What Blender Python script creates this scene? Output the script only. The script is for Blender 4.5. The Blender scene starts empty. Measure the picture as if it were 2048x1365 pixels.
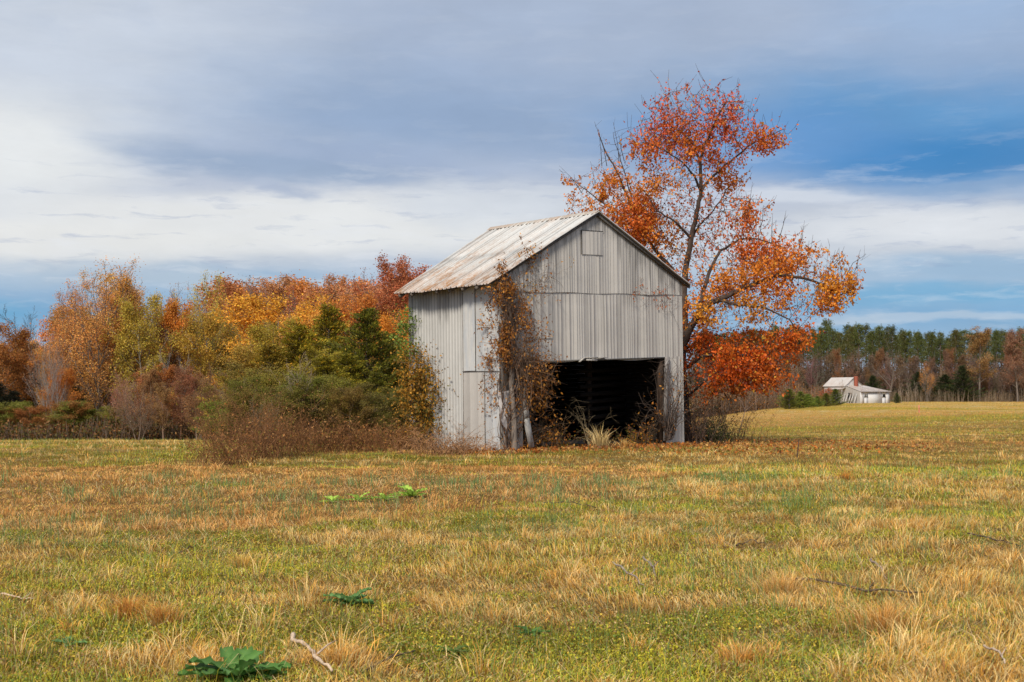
import bpy, math, random
import numpy as np
from mathutils import Vector

rng = np.random.default_rng(7)
random.seed(7)
SC = bpy.context.scene
COL = SC.collection
R = math.radians
FPX, HZ, CAMZ = 2500.0, 785.0, 1.6        # focal length in photo pixels, horizon row, eye height

# ------------------------------------------------------------------ noise
def _hash(ix, iy, s):
    h = (ix.astype(np.int64) * 374761393 + iy.astype(np.int64) * 668265263 + s * 1442695041) & 0xffffffff
    h = ((h ^ (h >> 13)) * 1274126177) & 0xffffffff
    h = (h ^ (h >> 16)) & 0xffffffff
    return h / 4294967295.0
def vnoise(x, y, s=0):
    x = np.asarray(x, float); y = np.asarray(y, float)
    ix = np.floor(x); iy = np.floor(y); fx = x - ix; fy = y - iy
    fx = fx * fx * (3 - 2 * fx); fy = fy * fy * (3 - 2 * fy)
    a = _hash(ix, iy, s); b = _hash(ix + 1, iy, s); c = _hash(ix, iy + 1, s); d = _hash(ix + 1, iy + 1, s)
    return (a * (1 - fx) + b * fx) * (1 - fy) + (c * (1 - fx) + d * fx) * fy
def fbm(x, y, s=0, o=4):
    t = 0; a = 0.5; n = 0
    for k in range(o):
        t = t + a * vnoise(np.asarray(x) * 2 ** k + 17.3 * k, np.asarray(y) * 2 ** k - 9.1 * k, s + k); n += a; a *= .5
    return t / n
def ss(x, a, b):
    t = np.clip((np.asarray(x, float) - a) / (b - a), 0, 1)
    return t * t * (3 - 2 * t)

# ------------------------------------------------------------------ terrain
def H(x, y):
    x = np.asarray(x, float); y = np.asarray(y, float)
    z = -0.0022 * np.clip(y - 38, 0, 400) - 2.0 * ss(y, 30, 105) * ss(-x, -38, 12)
    near = 1 - ss(y, 40, 90)
    z = z + near * ((fbm(x * .35, y * .35, 3, 3) - .5) * .10 + (fbm(x * 1.7, y * 1.7, 5, 2) - .5) * .05)
    z = z + (fbm(x * .05, y * .05, 9, 2) - .5) * .25 * ss(y, 45, 90)
    return z
def h(x, y): return float(H(x, y))
def place(px, py):
    """the ground point where row py meets column px"""
    k = (px - 1024) / FPX
    best = None
    for D in np.concatenate([np.arange(4, 60, .1), np.arange(60, 400, .5)]):
        row = HZ + (CAMZ - h(k * D, D)) * FPX / D
        if row <= py: best = D; break
    if best is None: best = 300.0
    return k * best, best, h(k * best, best)
def atd(px, D):
    k = (px - 1024) / FPX
    return k * D, D, h(k * D, D)

# ------------------------------------------------------------------ mesh helpers
def make_mesh(name, V, polys, col=None, smooth=False):
    """polys: list of (M,n) int arrays"""
    me = bpy.data.meshes.new(name)
    V = np.asarray(V, np.float32).reshape(-1, 3)
    polys = [np.asarray(p, np.int32) for p in polys if len(p)]
    me.vertices.add(len(V)); me.vertices.foreach_set('co', V.ravel())
    nl = sum(p.size for p in polys); npoly = sum(len(p) for p in polys)
    me.loops.add(nl); me.loops.foreach_set('vertex_index', np.concatenate([p.ravel() for p in polys]))
    me.polygons.add(npoly)
    starts = []; off = 0
    for p in polys:
        n = p.shape[1]; starts.append(off + np.arange(len(p)) * n); off += p.size
    me.polygons.foreach_set('loop_start', np.concatenate(starts).astype(np.int32))
    if smooth: me.polygons.foreach_set('use_smooth', np.ones(npoly, bool))
    me.update(calc_edges=True)
    if col is not None:
        col = np.asarray(col, np.float32)
        a = me.color_attributes.new('Col', 'FLOAT_COLOR', 'POINT')
        c4 = np.ones((len(V), 4), np.float32); c4[:, :3] = col
        a.data.foreach_set('color', c4.ravel())
    return me
def link(name, me, mat, parent=None, color=None):
    o = bpy.data.objects.new(name, me); COL.objects.link(o)
    if mat and not me.materials: me.materials.append(mat)
    if parent: o.parent = parent
    if color: o.color = (*color, 1)
    return o
def tag(o, label=None, cat=None, group=None, kind=None):
    if label: o['label'] = label
    if cat: o['category'] = cat
    if group: o['group'] = group
    if kind: o['kind'] = kind
    return o
def empty(name, label, cat, loc=(0, 0, 0), rz=0, group=None):
    o = bpy.data.objects.new(name, None); COL.objects.link(o)
    o.empty_display_size = .2
    o.location = loc; o.rotation_euler = (0, 0, rz)
    return tag(o, label, cat, group)

class MB:
    """collects shapes, then becomes ONE mesh"""
    def __init__(s): s.v = []; s.q = []; s.t = []; s.c = []; s.n = 0
    def add(s, V, Q=(), T=(), c=(1, 1, 1)):
        V = np.asarray(V, float).reshape(-1, 3)
        if len(Q): s.q.append(np.asarray(Q, int).reshape(-1, 4) + s.n)
        if len(T): s.t.append(np.asarray(T, int).reshape(-1, 3) + s.n)
        c = np.asarray(c, float)
        s.c.append(np.broadcast_to(c, (len(V), 3)) if c.ndim == 1 else c)
        s.v.append(V); s.n += len(V)
    def box(s, lo, hi, c=(1, 1, 1), f=None):
        x0, y0, z0 = lo; x1, y1, z1 = hi
        V = np.array([[x, y, z] for z in (z0, z1) for y in (y0, y1) for x in (x0, x1)], float)
        if f is not None: V = f(V)
        s.add(V, [[0, 2, 3, 1], [4, 5, 7, 6], [0, 1, 5, 4], [2, 6, 7, 3], [0, 4, 6, 2], [1, 3, 7, 5]], c=c)
    def beam(s, a, b, w, t, c=(1, 1, 1), f=None):
        a = Vector(a); b = Vector(b); d = (b - a).normalized()
        up = Vector((0, 0, 1)) if abs(d.z) < .9 else Vector((0, 1, 0))
        u = d.cross(up).normalized() * w / 2; v = d.cross(u).normalized() * t / 2
        V = np.array([list(p + i * u + j * v) for p in (a, b) for i in (-1, 1) for j in (-1, 1)])
        if f is not None: V = f(V)
        s.add(V, [[0, 1, 3, 2], [4, 6, 7, 5], [0, 4, 5, 1], [2, 3, 7, 6], [0, 2, 6, 4], [1, 5, 7, 3]], c=c)
    def tube(s, P, r, n=5, c=(1, 1, 1), cap=True):
        P = np.asarray(P, float); m = len(P); r = np.broadcast_to(np.asarray(r, float), (m,))
        T = np.gradient(P, axis=0); T /= np.linalg.norm(T, axis=1)[:, None] + 1e-9
        ref = np.array([0, 0, 1.]) if abs(T[0, 2]) < .8 else np.array([0, 1., 0])
        U = np.cross(T, ref); U /= np.linalg.norm(U, axis=1)[:, None] + 1e-9
        W = np.cross(T, U)
        a = np.arange(n) * 2 * math.pi / n
        V = P[:, None] + r[:, None, None] * (np.cos(a)[None, :, None] * U[:, None] + np.sin(a)[None, :, None] * W[:, None])
        i = np.arange(m - 1)[:, None] * n; j = np.arange(n)[None]; j2 = (j + 1) % n
        Q = np.stack([i + j, i + j2, i + n + j2, i + n + j], -1).reshape(-1, 4)
        Tt = []
        V = V.reshape(-1, 3)
        if cap and n > 3:
            V = np.vstack([V, P[-1] + T[-1] * r[-1] * .3]); k = len(V) - 1; b = (m - 1) * n
            Tt = [[b + q, b + (q + 1) % n, k] for q in range(n)]
        s.add(V, Q, Tt, c)
    def segs(s, P0, P1, r0, r1, n=3, c=(1, 1, 1)):
        """many separate tapered segments at once"""
        P0 = np.asarray(P0, float); P1 = np.asarray(P1, float)
        if not len(P0): return
        T = P1 - P0; L = np.linalg.norm(T, axis=1)[:, None] + 1e-9; T = T / L
        ref = np.where(np.abs(T[:, 2:3]) < .8, np.array([[0, 0, 1.]]), np.array([[0, 1., 0]]))
        U = np.cross(T, ref); U /= np.linalg.norm(U, axis=1)[:, None] + 1e-9; W = np.cross(T, U)
        a = np.arange(n) * 2 * math.pi / n
        ring = np.cos(a)[None, :, None] * U[:, None] + np.sin(a)[None, :, None] * W[:, None]
        r0 = np.broadcast_to(r0, (len(P0),)); r1 = np.broadcast_to(r1, (len(P0),))
        V = np.concatenate([P0[:, None] + r0[:, None, None] * ring, P1[:, None] + r1[:, None, None] * ring], 1).reshape(-1, 3)
        base = np.arange(len(P0))[:, None] * 2 * n; j = np.arange(n)[None]; j2 = (j + 1) % n
        Q = np.stack([base + j, base + j2, base + n + j2, base + n + j], -1).reshape(-1, 4)
        c = np.asarray(c, float)
        if c.ndim == 2: c = np.repeat(c, 2 * n, 0)
        s.add(V, Q, c=c)
    def leaves(s, P, size, c, droop=0.0, aspect=.55, dirs=None):
        """rhombic folded leaves at points P; size and c may be arrays"""
        P = np.asarray(P, float); N = len(P)
        if not N: return
        d = rng.normal(size=(N, 3)) if dirs is None else dirs + rng.normal(size=(N, 3)) * .35
        d[:, 2] -= droop
        d /= np.linalg.norm(d, axis=1)[:, None] + 1e-9
        q = np.cross(d, rng.normal(size=(N, 3))); q /= np.linalg.norm(q, axis=1)[:, None] + 1e-9
        nn = np.cross(d, q)
        L = np.broadcast_to(np.asarray(size, float), (N,))[:, None]
        a = P; b = P + d * L * .45 + q * L * aspect * .5 + nn * L * .10; t = P + d * L; e = P + d * L * .45 - q * L * aspect * .5 + nn * L * .10
        V = np.stack([a, b, t, e], 1).reshape(-1, 3)
        Q = np.arange(N * 4).reshape(-1, 4)
        c = np.asarray(c, float)
        if c.ndim == 2: c = np.repeat(c, 4, 0)
        s.add(V, Q, c=c)
    def mesh(s, name, smooth=False):
        return make_mesh(name, np.vstack(s.v), [np.vstack(s.q) if s.q else [], np.vstack(s.t) if s.t else []], np.vstack(s.c), smooth)
    def build(s, name, mat, parent=None, smooth=False, color=None):
        return link(name, s.mesh(name, smooth), mat, parent, color)

# ------------------------------------------------------------------ materials
def newmat(name):
    m = bpy.data.materials.new(name); m.use_nodes = True
    nt = m.node_tree; nt.nodes.clear(); return m, nt
def N(nt, t, **kw):
    n = nt.nodes.new(t)
    for k, v in kw.items():
        if k.startswith('_'): setattr(n, k[1:], v)
        else: n.inputs[k.replace('__', ' ')].default_value = v
    return n
def mixc(nt, a, b, fac, mode='MIX'):
    n = nt.nodes.new('ShaderNodeMix'); n.data_type = 'RGBA'; n.blend_type = mode
    for s, v in ((0, fac), (6, a), (7, b)):
        if isinstance(v, bpy.types.NodeSocket): nt.links.new(v, n.inputs[s])
        elif s == 0: n.inputs[0].default_value = v
        else: n.inputs[s].default_value = (*v, 1) if len(v) == 3 else v
    return n.outputs[2]
def ramp(nt, src, stops):
    n = nt.nodes.new('ShaderNodeValToRGB'); nt.links.new(src, n.inputs[0])
    e = n.color_ramp.elements
    while len(e) < len(stops): e.new(.5)
    for i, (p, c) in enumerate(stops):
        e[i].position = p; e[i].color = (c, c, c, 1) if isinstance(c, (int, float)) else (*c, 1)
    return n.outputs[0]
def noise(nt, vec, scale, detail=4, rough=.55, out=0, stretch=None):
    if stretch:
        mp = nt.nodes.new('ShaderNodeMapping'); mp.inputs['Scale'].default_value = stretch
        nt.links.new(vec, mp.inputs[0]); vec = mp.outputs[0]
    n = N(nt, 'ShaderNodeTexNoise', Scale=scale, Detail=detail, Roughness=rough); nt.links.new(vec, n.inputs['Vector'])
    return n.outputs[out]
def bumpn(nt, hsock, strength, dist):
    b = N(nt, 'ShaderNodeBump', Strength=strength, Distance=dist); nt.links.new(hsock, b.inputs['Height']); return b.outputs[0]

def leaf_mat(name, trans=.35, rough=.6):
    m, nt = newmat(name)
    at = N(nt, 'ShaderNodeAttribute', _attribute_name='Col'); oi = nt.nodes.new('ShaderNodeObjectInfo')
    c = mixc(nt, at.outputs[0], oi.outputs['Color'], 1.0, 'MULTIPLY')
    d = nt.nodes.new('ShaderNodeBsdfPrincipled'); d.inputs['Roughness'].default_value = rough
    d.inputs['Specular IOR Level'].default_value = .25
    t = nt.nodes.new('ShaderNodeBsdfTranslucent'); mx = nt.nodes.new('ShaderNodeMixShader'); mx.inputs[0].default_value = trans
    nt.links.new(c, d.inputs['Base Color']); nt.links.new(c, t.inputs[0])
    nt.links.new(d.outputs[0], mx.inputs[1]); nt.links.new(t.outputs[0], mx.inputs[2])
    o = nt.nodes.new('ShaderNodeOutputMaterial'); nt.links.new(mx.outputs[0], o.inputs[0])
    return m
def bark_mat(name):
    m, nt = newmat(name)
    at = N(nt, 'ShaderNodeAttribute', _attribute_name='Col'); oi = nt.nodes.new('ShaderNodeObjectInfo')
    tc = nt.nodes.new('ShaderNodeTexCoord')
    n = noise(nt, tc.outputs['Object'], 6, 5, .6, stretch=(3, 3, .6))
    c = mixc(nt, at.outputs[0], oi.outputs['Color'], 1.0, 'MULTIPLY')
    c = mixc(nt, c, ramp(nt, n, [(.3, .45), (.7, 1.3)]), 1.0, 'MULTIPLY')
    d = nt.nodes.new('ShaderNodeBsdfPrincipled'); d.inputs['Roughness'].default_value = .9; d.inputs['Specular IOR Level'].default_value = .15
    nt.links.new(c, d.inputs['Base Color']); nt.links.new(bumpn(nt, n, .8, .03), d.inputs['Normal'])
    o = nt.nodes.new('ShaderNodeOutputMaterial'); nt.links.new(d.outputs[0], o.inputs[0])
    return m
M_LEAF = leaf_mat('leaf'); M_GRASS = leaf_mat('grass_blade', .25, .55); M_BARK = bark_mat('bark')

def tin_mat(name, base, dark, rust=0.0, rust_low=None, blue=0.0, rough=.5, streak=1.0, metal=.15):
    """weathered galvanised sheet: vertical streaks, stains, rust patches"""
    m, nt = newmat(name); tc = nt.nodes.new('ShaderNodeTexCoord'); P = tc.outputs['Object']
    at = N(nt, 'ShaderNodeAttribute', _attribute_name='Col')
    s1 = noise(nt, P, 5, 5, .65, stretch=(4.5, 4.5, .18)); s2 = noise(nt, P, 1.1, 5, .6)
    s3 = noise(nt, P, 22, 3, .6, stretch=(2.0, 2.0, .5))
    c = mixc(nt, base, dark, ramp(nt, s1, [(.46, 0), (.75, .85 * streak)]))
    c = mixc(nt, c, tuple(x * .82 for x in base), ramp(nt, s2, [(.4, 0), (.7, .7)]))
    c = mixc(nt, c, tuple(min(1, x * 1.14) for x in base), ramp(nt, s3, [(.5, 0), (.75, .45)]))
    if blue:
        b = noise(nt, P, 3.5, 6, .7, stretch=(2.5, 2.5, .5))
        c = mixc(nt, c, (.36, .43, .52), ramp(nt, b, [(.42, 0), (.62, blue)]))
        b2 = noise(nt, P, 14, 6, .75, stretch=(3, 3, .6))
        c = mixc(nt, c, (.16, .15, .15), ramp(nt, b2, [(.6, 0), (.72, .8)]))
    if rust:
        r1 = noise(nt, P, 1.0, 6, .7, stretch=(.6, 1.6, .6)); r2 = noise(nt, P, 7, 5, .7, stretch=(.5, 2.2, .5))
        rr = mixc(nt, ramp(nt, r1, [(.44, 0), (.56, 1)]), ramp(nt, r2, [(.36, 0), (.56, 1)]), 1.0, 'MULTIPLY')
        if rust_low:
            sx = nt.nodes.new('ShaderNodeSeparateXYZ'); nt.links.new(P, sx.inputs[0])
            mr = N(nt, 'ShaderNodeMapRange'); nt.links.new(sx.outputs[2], mr.inputs[0])
            mr.inputs[1].default_value = rust_low[0]; mr.inputs[2].default_value = rust_low[1]
            mr.inputs[3].default_value = 1.0; mr.inputs[4].default_value = .25
            rr = mixc(nt, rr, mr.outputs[0], 1.0, 'MULTIPLY')
            low = mixc(nt, ramp(nt, r2, [(.3, 0), (.65, 1)]), ramp(nt, mr.outputs[0], [(.5, 0), (.9, .8)]), 1.0, 'MULTIPLY')
            rr = mixc(nt, rr, low, 1.0, 'LIGHTEN')
        rcol = mixc(nt, (.52, .25, .07), (.30, .13, .04), r2)
        sc = mixc(nt, rr, (rust, rust, rust), 1.0, 'MULTIPLY')
        c = mixc(nt, c, rcol, sc)
    c = mixc(nt, c, at.outputs[0], 1.0, 'MULTIPLY')
    d = nt.nodes.new('ShaderNodeBsdfPrincipled'); nt.links.new(c, d.inputs['Base Color'])
    d.inputs['Roughness'].default_value = rough; d.inputs['Metallic'].default_value = metal
    nt.links.new(bumpn(nt, s3, .25, .01), d.inputs['Normal'])
    o = nt.nodes.new('ShaderNodeOutputMaterial'); nt.links.new(d.outputs[0], o.inputs[0])
    return m
def wood_mat(name, base, dark, rough=.85):
    m, nt = newmat(name); tc = nt.nodes.new('ShaderNodeTexCoord'); P = tc.outputs['Object']
    at = N(nt, 'ShaderNodeAttribute', _attribute_name='Col')
    s1 = noise(nt, P, 7, 6, .7, stretch=(3, 3, .5)); s2 = noise(nt, P, 40, 3, .6, stretch=(2, 2, .3))
    c = mixc(nt, base, dark, ramp(nt, s1, [(.4, 0), (.68, 1)])); c = mixc(nt, c, dark, ramp(nt, s2, [(.5, 0), (.7, .6)]))
    c = mixc(nt, c, at.outputs[0], 1.0, 'MULTIPLY')
    d = nt.nodes.new('ShaderNodeBsdfPrincipled'); nt.links.new(c, d.inputs['Base Color']); d.inputs['Roughness'].default_value = rough
    nt.links.new(bumpn(nt, s1, .6, .02), d.inputs['Normal'])
    o = nt.nodes.new('ShaderNodeOutputMaterial'); nt.links.new(d.outputs[0], o.inputs[0])
    return m
def plain_mat(name, col, rough=.8):
    m, nt = newmat(name); tc = nt.nodes.new('ShaderNodeTexCoord')
    n = noise(nt, tc.outputs['Object'], 5, 5, .6)
    c = mixc(nt, tuple(x * .7 for x in col), tuple(min(1, x * 1.2) for x in col), n)
    d = nt.nodes.new('ShaderNodeBsdfPrincipled'); nt.links.new(c, d.inputs['Base Color']); d.inputs['Roughness'].default_value = rough
    o = nt.nodes.new('ShaderNodeOutputMaterial'); nt.links.new(d.outputs[0], o.inputs[0]); return m

M_FRONT = tin_mat('tin_front', (.515, .495, .47), (.36, .335, .31), streak=.4)
M_SIDE = tin_mat('tin_corrugated', (.55, .55, .54), (.35, .34, .32), streak=.5)
M_PAINT = tin_mat('peeling_panel', (.60, .60, .59), (.30, .30, .31), blue=.38, streak=.6)
M_ROOF = tin_mat('tin_roof', (.64, .65, .65), (.40, .37, .33), rust=1.0, rust_low=(4.4, 6.0), streak=.6)
M_RIDGE = tin_mat('tin_ridge', (.5, .47, .42), (.2, .17, .13), rust=.5)
M_GREYW = wood_mat('grey_wood', (.34, .32, .31), (.10, .09, .085))
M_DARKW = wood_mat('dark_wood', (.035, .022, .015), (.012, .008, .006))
M_WHITEW = wood_mat('worn_white_board', (.50, .49, .47), (.22, .20, .18))
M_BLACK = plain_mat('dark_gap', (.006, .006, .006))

# ------------------------------------------------------------------ camera
cam = bpy.data.cameras.new('Camera'); co = bpy.data.objects.new('Camera', cam); COL.objects.link(co)
cam.sensor_width = 36; cam.lens = 36 * FPX / 2048; cam.clip_end = 3000; cam.clip_start = .1
co.location = (0, 0, CAMZ); co.rotation_euler = (R(90) + math.atan((HZ - 682.5) / FPX), 0, 0)
cam.dof.use_dof = True; cam.dof.focus_distance = 30; cam.dof.aperture_fstop = 9
SC.camera = co
SC.view_settings.view_transform = 'Standard'; SC.view_settings.look = 'None'; SC.view_settings.exposure = 0
SC.render.resolution_x, SC.render.resolution_y = 1024, 682
try:
    SC.cycles.use_denoising = True; SC.cycles.max_bounces = 6; SC.cycles.diffuse_bounces = 3; SC.cycles.transmission_bounces = 4
except Exception: pass

# ------------------------------------------------------------------ light
SUN_EL = 40
sd = bpy.data.lights.new('Sun', 'SUN'); sd.energy = 4.0; sd.angle = R(12); sd.color = (1, .90, .75)
so = bpy.data.objects.new('Sun', sd); COL.objects.link(so)
az = R(180 + 22)              # behind the camera, over the left shoulder
dirv = Vector((math.sin(az) * math.cos(R(SUN_EL)), math.cos(az) * math.cos(R(SUN_EL)), math.sin(R(SUN_EL))))
so.rotation_euler = dirv.to_track_quat('Z', 'Y').to_euler(); so.location = (0, 0, 30)

w = bpy.data.worlds.new('World'); SC.world = w; w.use_nodes = True
nt = w.node_tree; nt.nodes.clear()
tc = nt.nodes.new('ShaderNodeTexCoord'); G = tc.outputs['Generated']
sky = nt.nodes.new('ShaderNodeTexSky'); sky.sky_type = 'NISHITA'; sky.sun_disc = False
sky.sun_elevation = R(SUN_EL); sky.sun_rotation = az
sx = nt.nodes.new('ShaderNodeSeparateXYZ'); nt.links.new(G, sx.inputs[0])
def M(op, a, b=None, c=None):
    n = nt.nodes.new('ShaderNodeMath'); n.operation = op
    for i, v in enumerate((a, b, c)):
        if v is None: continue
        if isinstance(v, bpy.types.NodeSocket): nt.links.new(v, n.inputs[i])
        else: n.inputs[i].default_value = v
    return n.outputs[0]
azn = M('ARCTAN2', sx.outputs[0], sx.outputs[1]); eln = M('ARCSINE', sx.outputs[2])
cb = nt.nodes.new('ShaderNodeCombineXYZ'); nt.links.new(azn, cb.inputs[0]); nt.links.new(eln, cb.inputs[1])
AE = cb.outputs[0]
# bend the cloud layout with large soft noise
def vm(op, a, b):
    n = nt.nodes.new('ShaderNodeVectorMath'); n.operation = op
    for i, v in enumerate((a, b)):
        if isinstance(v, bpy.types.NodeSocket): nt.links.new(v, n.inputs[i])
        else: n.inputs[i].default_value = v
    return n.outputs[0]
nz = noise(nt, AE, 5, 5, .55, out=1, stretch=(.8, 2.6, 1))
off = vm('MULTIPLY', vm('SUBTRACT', nz, (.5, .5, .5)), (.16, .045, 0))
nz2 = noise(nt, AE, 26, 5, .6, out=1, stretch=(.7, 3.2, 1))
off2 = vm('MULTIPLY', vm('SUBTRACT', nz2, (.5, .5, .5)), (.035, .012, 0))
P1 = vm('ADD', vm('ADD', AE, off), off2)
def lin(c): return tuple(((x / 255) / 12.92 if x / 255 <= .04045 else ((x / 255 + .055) / 1.055) ** 2.4) for x in c)
def pxae(px, py): return ((px - 1024) / FPX, (HZ - py) / FPX)
# base: vertical ramp over elevation
base = ramp(nt, M('MULTIPLY', M('ADD', nt.nodes[-1].outputs[0] if False else eln, 0.0), 1.0),
    [(0.0, lin((178, 190, 208))), (.06, lin((120, 168, 208))), (.11, lin((198, 205, 216))), (.16, lin((190, 198, 214))),
     (.22, lin((148, 170, 202))), (.30, lin((176, 188, 208))), (.5, lin((190, 196, 212))), (1.0, lin((200, 203, 210)))])
cur = base
def blob(px, py, rx, ry, col, amt=1.0, soft=.15, rot=0):
    global cur
    cx, cy = pxae(px, py)
    mp = nt.nodes.new('ShaderNodeMapping'); mp.vector_type = 'TEXTURE'
    mp.inputs['Location'].default_value = (cx, cy, 0); mp.inputs['Rotation'].default_value = (0, 0, R(rot))
    mp.inputs['Scale'].default_value = (rx / FPX, ry / FPX, 1)
    nt.links.new(P1, mp.inputs[0])
    L = nt.nodes.new('ShaderNodeVectorMath'); L.operation = 'LENGTH'; nt.links.new(mp.outputs[0], L.inputs[0])
    mr = N(nt, 'ShaderNodeMapRange', _interpolation_type='SMOOTHERSTEP'); nt.links.new(L.outputs[1], mr.inputs[0])
    mr.inputs[1].default_value = soft; mr.inputs[2].default_value = 1.0; mr.inputs[3].default_value = amt; mr.inputs[4].default_value = 0
    cur = mixc(nt, cur, lin(col), mr.outputs[0])
SKYB = [
 (60, 120, 1000, 320, (206, 214, 226), .95, .1, 0),
 (1150, 60, 900, 240, (168, 183, 207), .8, .1, 4),
 (1950, 40, 560, 220, (158, 182, 214), .9, .1, 0),
 (950, 240, 850, 150, (146, 168, 199), .8, .1, -8),
 (1850, 285, 800, 190, (88, 148, 200), .92, .1, -6),
 (1900, 335, 560, 90, (50, 126, 188), .85, .1, 0),
 (1520, 290, 480, 120, (100, 150, 206), .75, .1, 0),
 (60, 330, 460, 190, (234, 236, 236), .95, .1, 0),
 (540, 345, 440, 55, (150, 170, 198), .85, .1, -8),
 (760, 340, 420, 60, (148, 168, 200), .5, .1, -10),
 (560, 455, 820, 85, (230, 231, 231), .97, .35, 0),
 (1000, 410, 330, 60, (214, 219, 226), .8, .2, 0),
 (60, 510, 640, 70, (232, 232, 230), .9, .2, 0),
 (1850, 470, 560, 66, (222, 225, 230), .95, .25, 0),
 (1600, 400, 190, 24, (216, 222, 232), .75, .2, -3),
 (1900, 392, 330, 14, (134, 164, 200), .6, .1, 0),
 (560, 395, 60, 16, (140, 160, 194), .45, .1, -15),
 (1950, 560, 560, 50, (150, 182, 212), .85, .1, 0),
 (1850, 608, 440, 32, (112, 170, 210), .85, .1, 0),
 (420, 572, 620, 34, (176, 194, 212), .85, .1, 0),
 (40, 640, 190, 44, (104, 168, 210), .9, .1, 0),
 (560, 556, 220, 20, (152, 180, 208), .7, .1, 0),
 (1850, 648, 560, 14, (200, 210, 222), .5, .2, 0),
]
for b in SKYB: blob(*b)
# thin streaks of cloud
stk = noise(nt, vm('ADD', AE, off2), 14, 7, .62, stretch=(.9, 5.5, 1))
cur = mixc(nt, cur, (.80, .82, .86), mixc(nt, ramp(nt, stk, [(.52, 0), (.72, .55)]), ramp(nt, eln, [(.05, .4), (.13, 1), (.2, .15)]), 1.0, 'MULTIPLY'))
stk2 = noise(nt, vm('ADD', AE, off2), 20, 7, .62, stretch=(.8, 6.5, 1))
cur = mixc(nt, cur, lin((138, 156, 192)), mixc(nt, ramp(nt, stk2, [(.56, 0), (.74, .6)]), ramp(nt, eln, [(.06, .2), (.13, .9), (.19, .1)]), 1.0, 'MULTIPLY'))
# darker mottling high up
mot = noise(nt, vm('ADD', AE, off), 9, 5, .55, stretch=(1, 2, 1))
cur = mixc(nt, cur, lin((156, 174, 204)), mixc(nt, ramp(nt, mot, [(.5, 0), (.75, .35)]), ramp(nt, eln, [(.16, 0), (.28, 1)]), 1.0, 'MULTIPLY'))
soft = noise(nt, vm('ADD', AE, off2), 11, 6, .6, stretch=(1, 2.4, 1))
cur = mixc(nt, cur, ramp(nt, soft, [(.3, .97), (.7, 1.07)]), 1.0, 'MULTIPLY')
bg1 = nt.nodes.new('ShaderNodeBackground'); bg1.inputs[1].default_value = .1; nt.links.new(sky.outputs[0], bg1.inputs[0])
bg2 = nt.nodes.new('ShaderNodeBackground'); bg2.inputs[1].default_value = 1.0; nt.links.new(cur, bg2.inputs[0])
mx = nt.nodes.new('ShaderNodeMixShader'); mx.inputs[0].default_value = .93
nt.links.new(bg1.outputs[0], mx.inputs[1]); nt.links.new(bg2.outputs[0], mx.inputs[2])
wo = nt.nodes.new('ShaderNodeOutputWorld'); nt.links.new(mx.outputs[0], wo.inputs[0])

BA = np.array([-.30, 34.0]); BD = np.array([.764, .646]); BS = np.array([-.646, .764])
# ------------------------------------------------------------------ field colours (shared by soil and blades)
def fields(x, y):
    """straw amount, rust amount, green tone"""
    n1 = fbm(x * .62, y * .95, 21, 5); n2 = fbm(x * .16 + 4, y * .28, 33, 3); n3 = fbm(x * 2.1, y * 2.9, 51, 3)
    straw = ss(n1 * .55 + n2 * .22 + n3 * .48, .515, .665)
    # the long dry swathe across the left half, and the dry strip before the barn
    c = 18.8 + x * .12 + 2.0 * ss(x, -4, 1)
    band = np.exp(-((y - c) / 4.4) ** 2) * ss(-x, -3.5, 0) + .8 * np.exp(-((y - 25) / 2.5) ** 2) * ss(-x, -4, -2)
    rust = ss(band + (n1 - .5) * .8, .30, .62)
    strip = np.exp(-((y - 30 - .1 * x) / 2.6) ** 2) * ss(x, -1, 3) * .9
    brown = np.exp(-((y - 39 - .05 * (x - 6)) / 5.5) ** 2) * ss(x, 5, 8)
    straw = np.clip(np.maximum(straw, np.maximum(strip, ss(y, 46, 75) * .72)), 0, 1)
    dx = x - BA[0]; dy = y - BA[1]; fs = dx * BD[0] + dy * BD[1]; ft = dx * BS[0] + dy * BS[1]
    apron = ss(ft, -1.6, -.5) * ss(fs, -5.5, -2.5) * (1 - ss(fs, 8.5, 11)) * (1 - ss(ft, 6, 8)) * ss(n1, .25, .5)
    rust = np.maximum(rust, apron); green_hot = ss(fbm(x * .33 + 11, y * .5, 61, 3), .50, .62) * (y < 32)
    straw = straw * (1 - .45 * green_hot)
    straw = np.maximum(straw, rust)
    rust = np.maximum(rust, brown * 1.15 * ss(n1, .30, .5)); straw = np.maximum(straw, brown * .95)
    rust = np.clip(np.maximum(rust, ss(fbm(x * .06, y * .03, 88, 4), .50, .62) * ss(y, 50, 80) * .75), 0, 1)
    straw = straw * (1 - .75 * ss(fbm(x * .05 + 7, y * .035, 89, 4), .52, .62) * ss(y, 50, 80))
    return straw, rust, n3, n1
def straw_col(n, rust, r):
    a = np.array([.93, .55, .15]); b = np.array([.96, .73, .33]); c = np.array([.88, .42, .06]); d = np.array([.36, .15, .04])
    t = r[:, None]
    col = np.where(t < .35, a, np.where(t < .6, b, np.where(t < .88, c * .6 + a * .4, d)))
    rc = np.where(t < .5, np.array([.93, .52, .17]), np.array([.74, .34, .09]))
    return col * (1 - rust[:, None] * .8) + rc * rust[:, None] * .8
def green_col(n, r):
    a = np.array([.50, .47, .045]); b = np.array([.30, .39, .04]); c = np.array([.74, .54, .07]); d = np.array([.22, .34, .08])
    t = r[:, None]
    return np.where(t < .4, a, np.where(t < .65, b, np.where(t < .88, c, d)))

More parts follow.
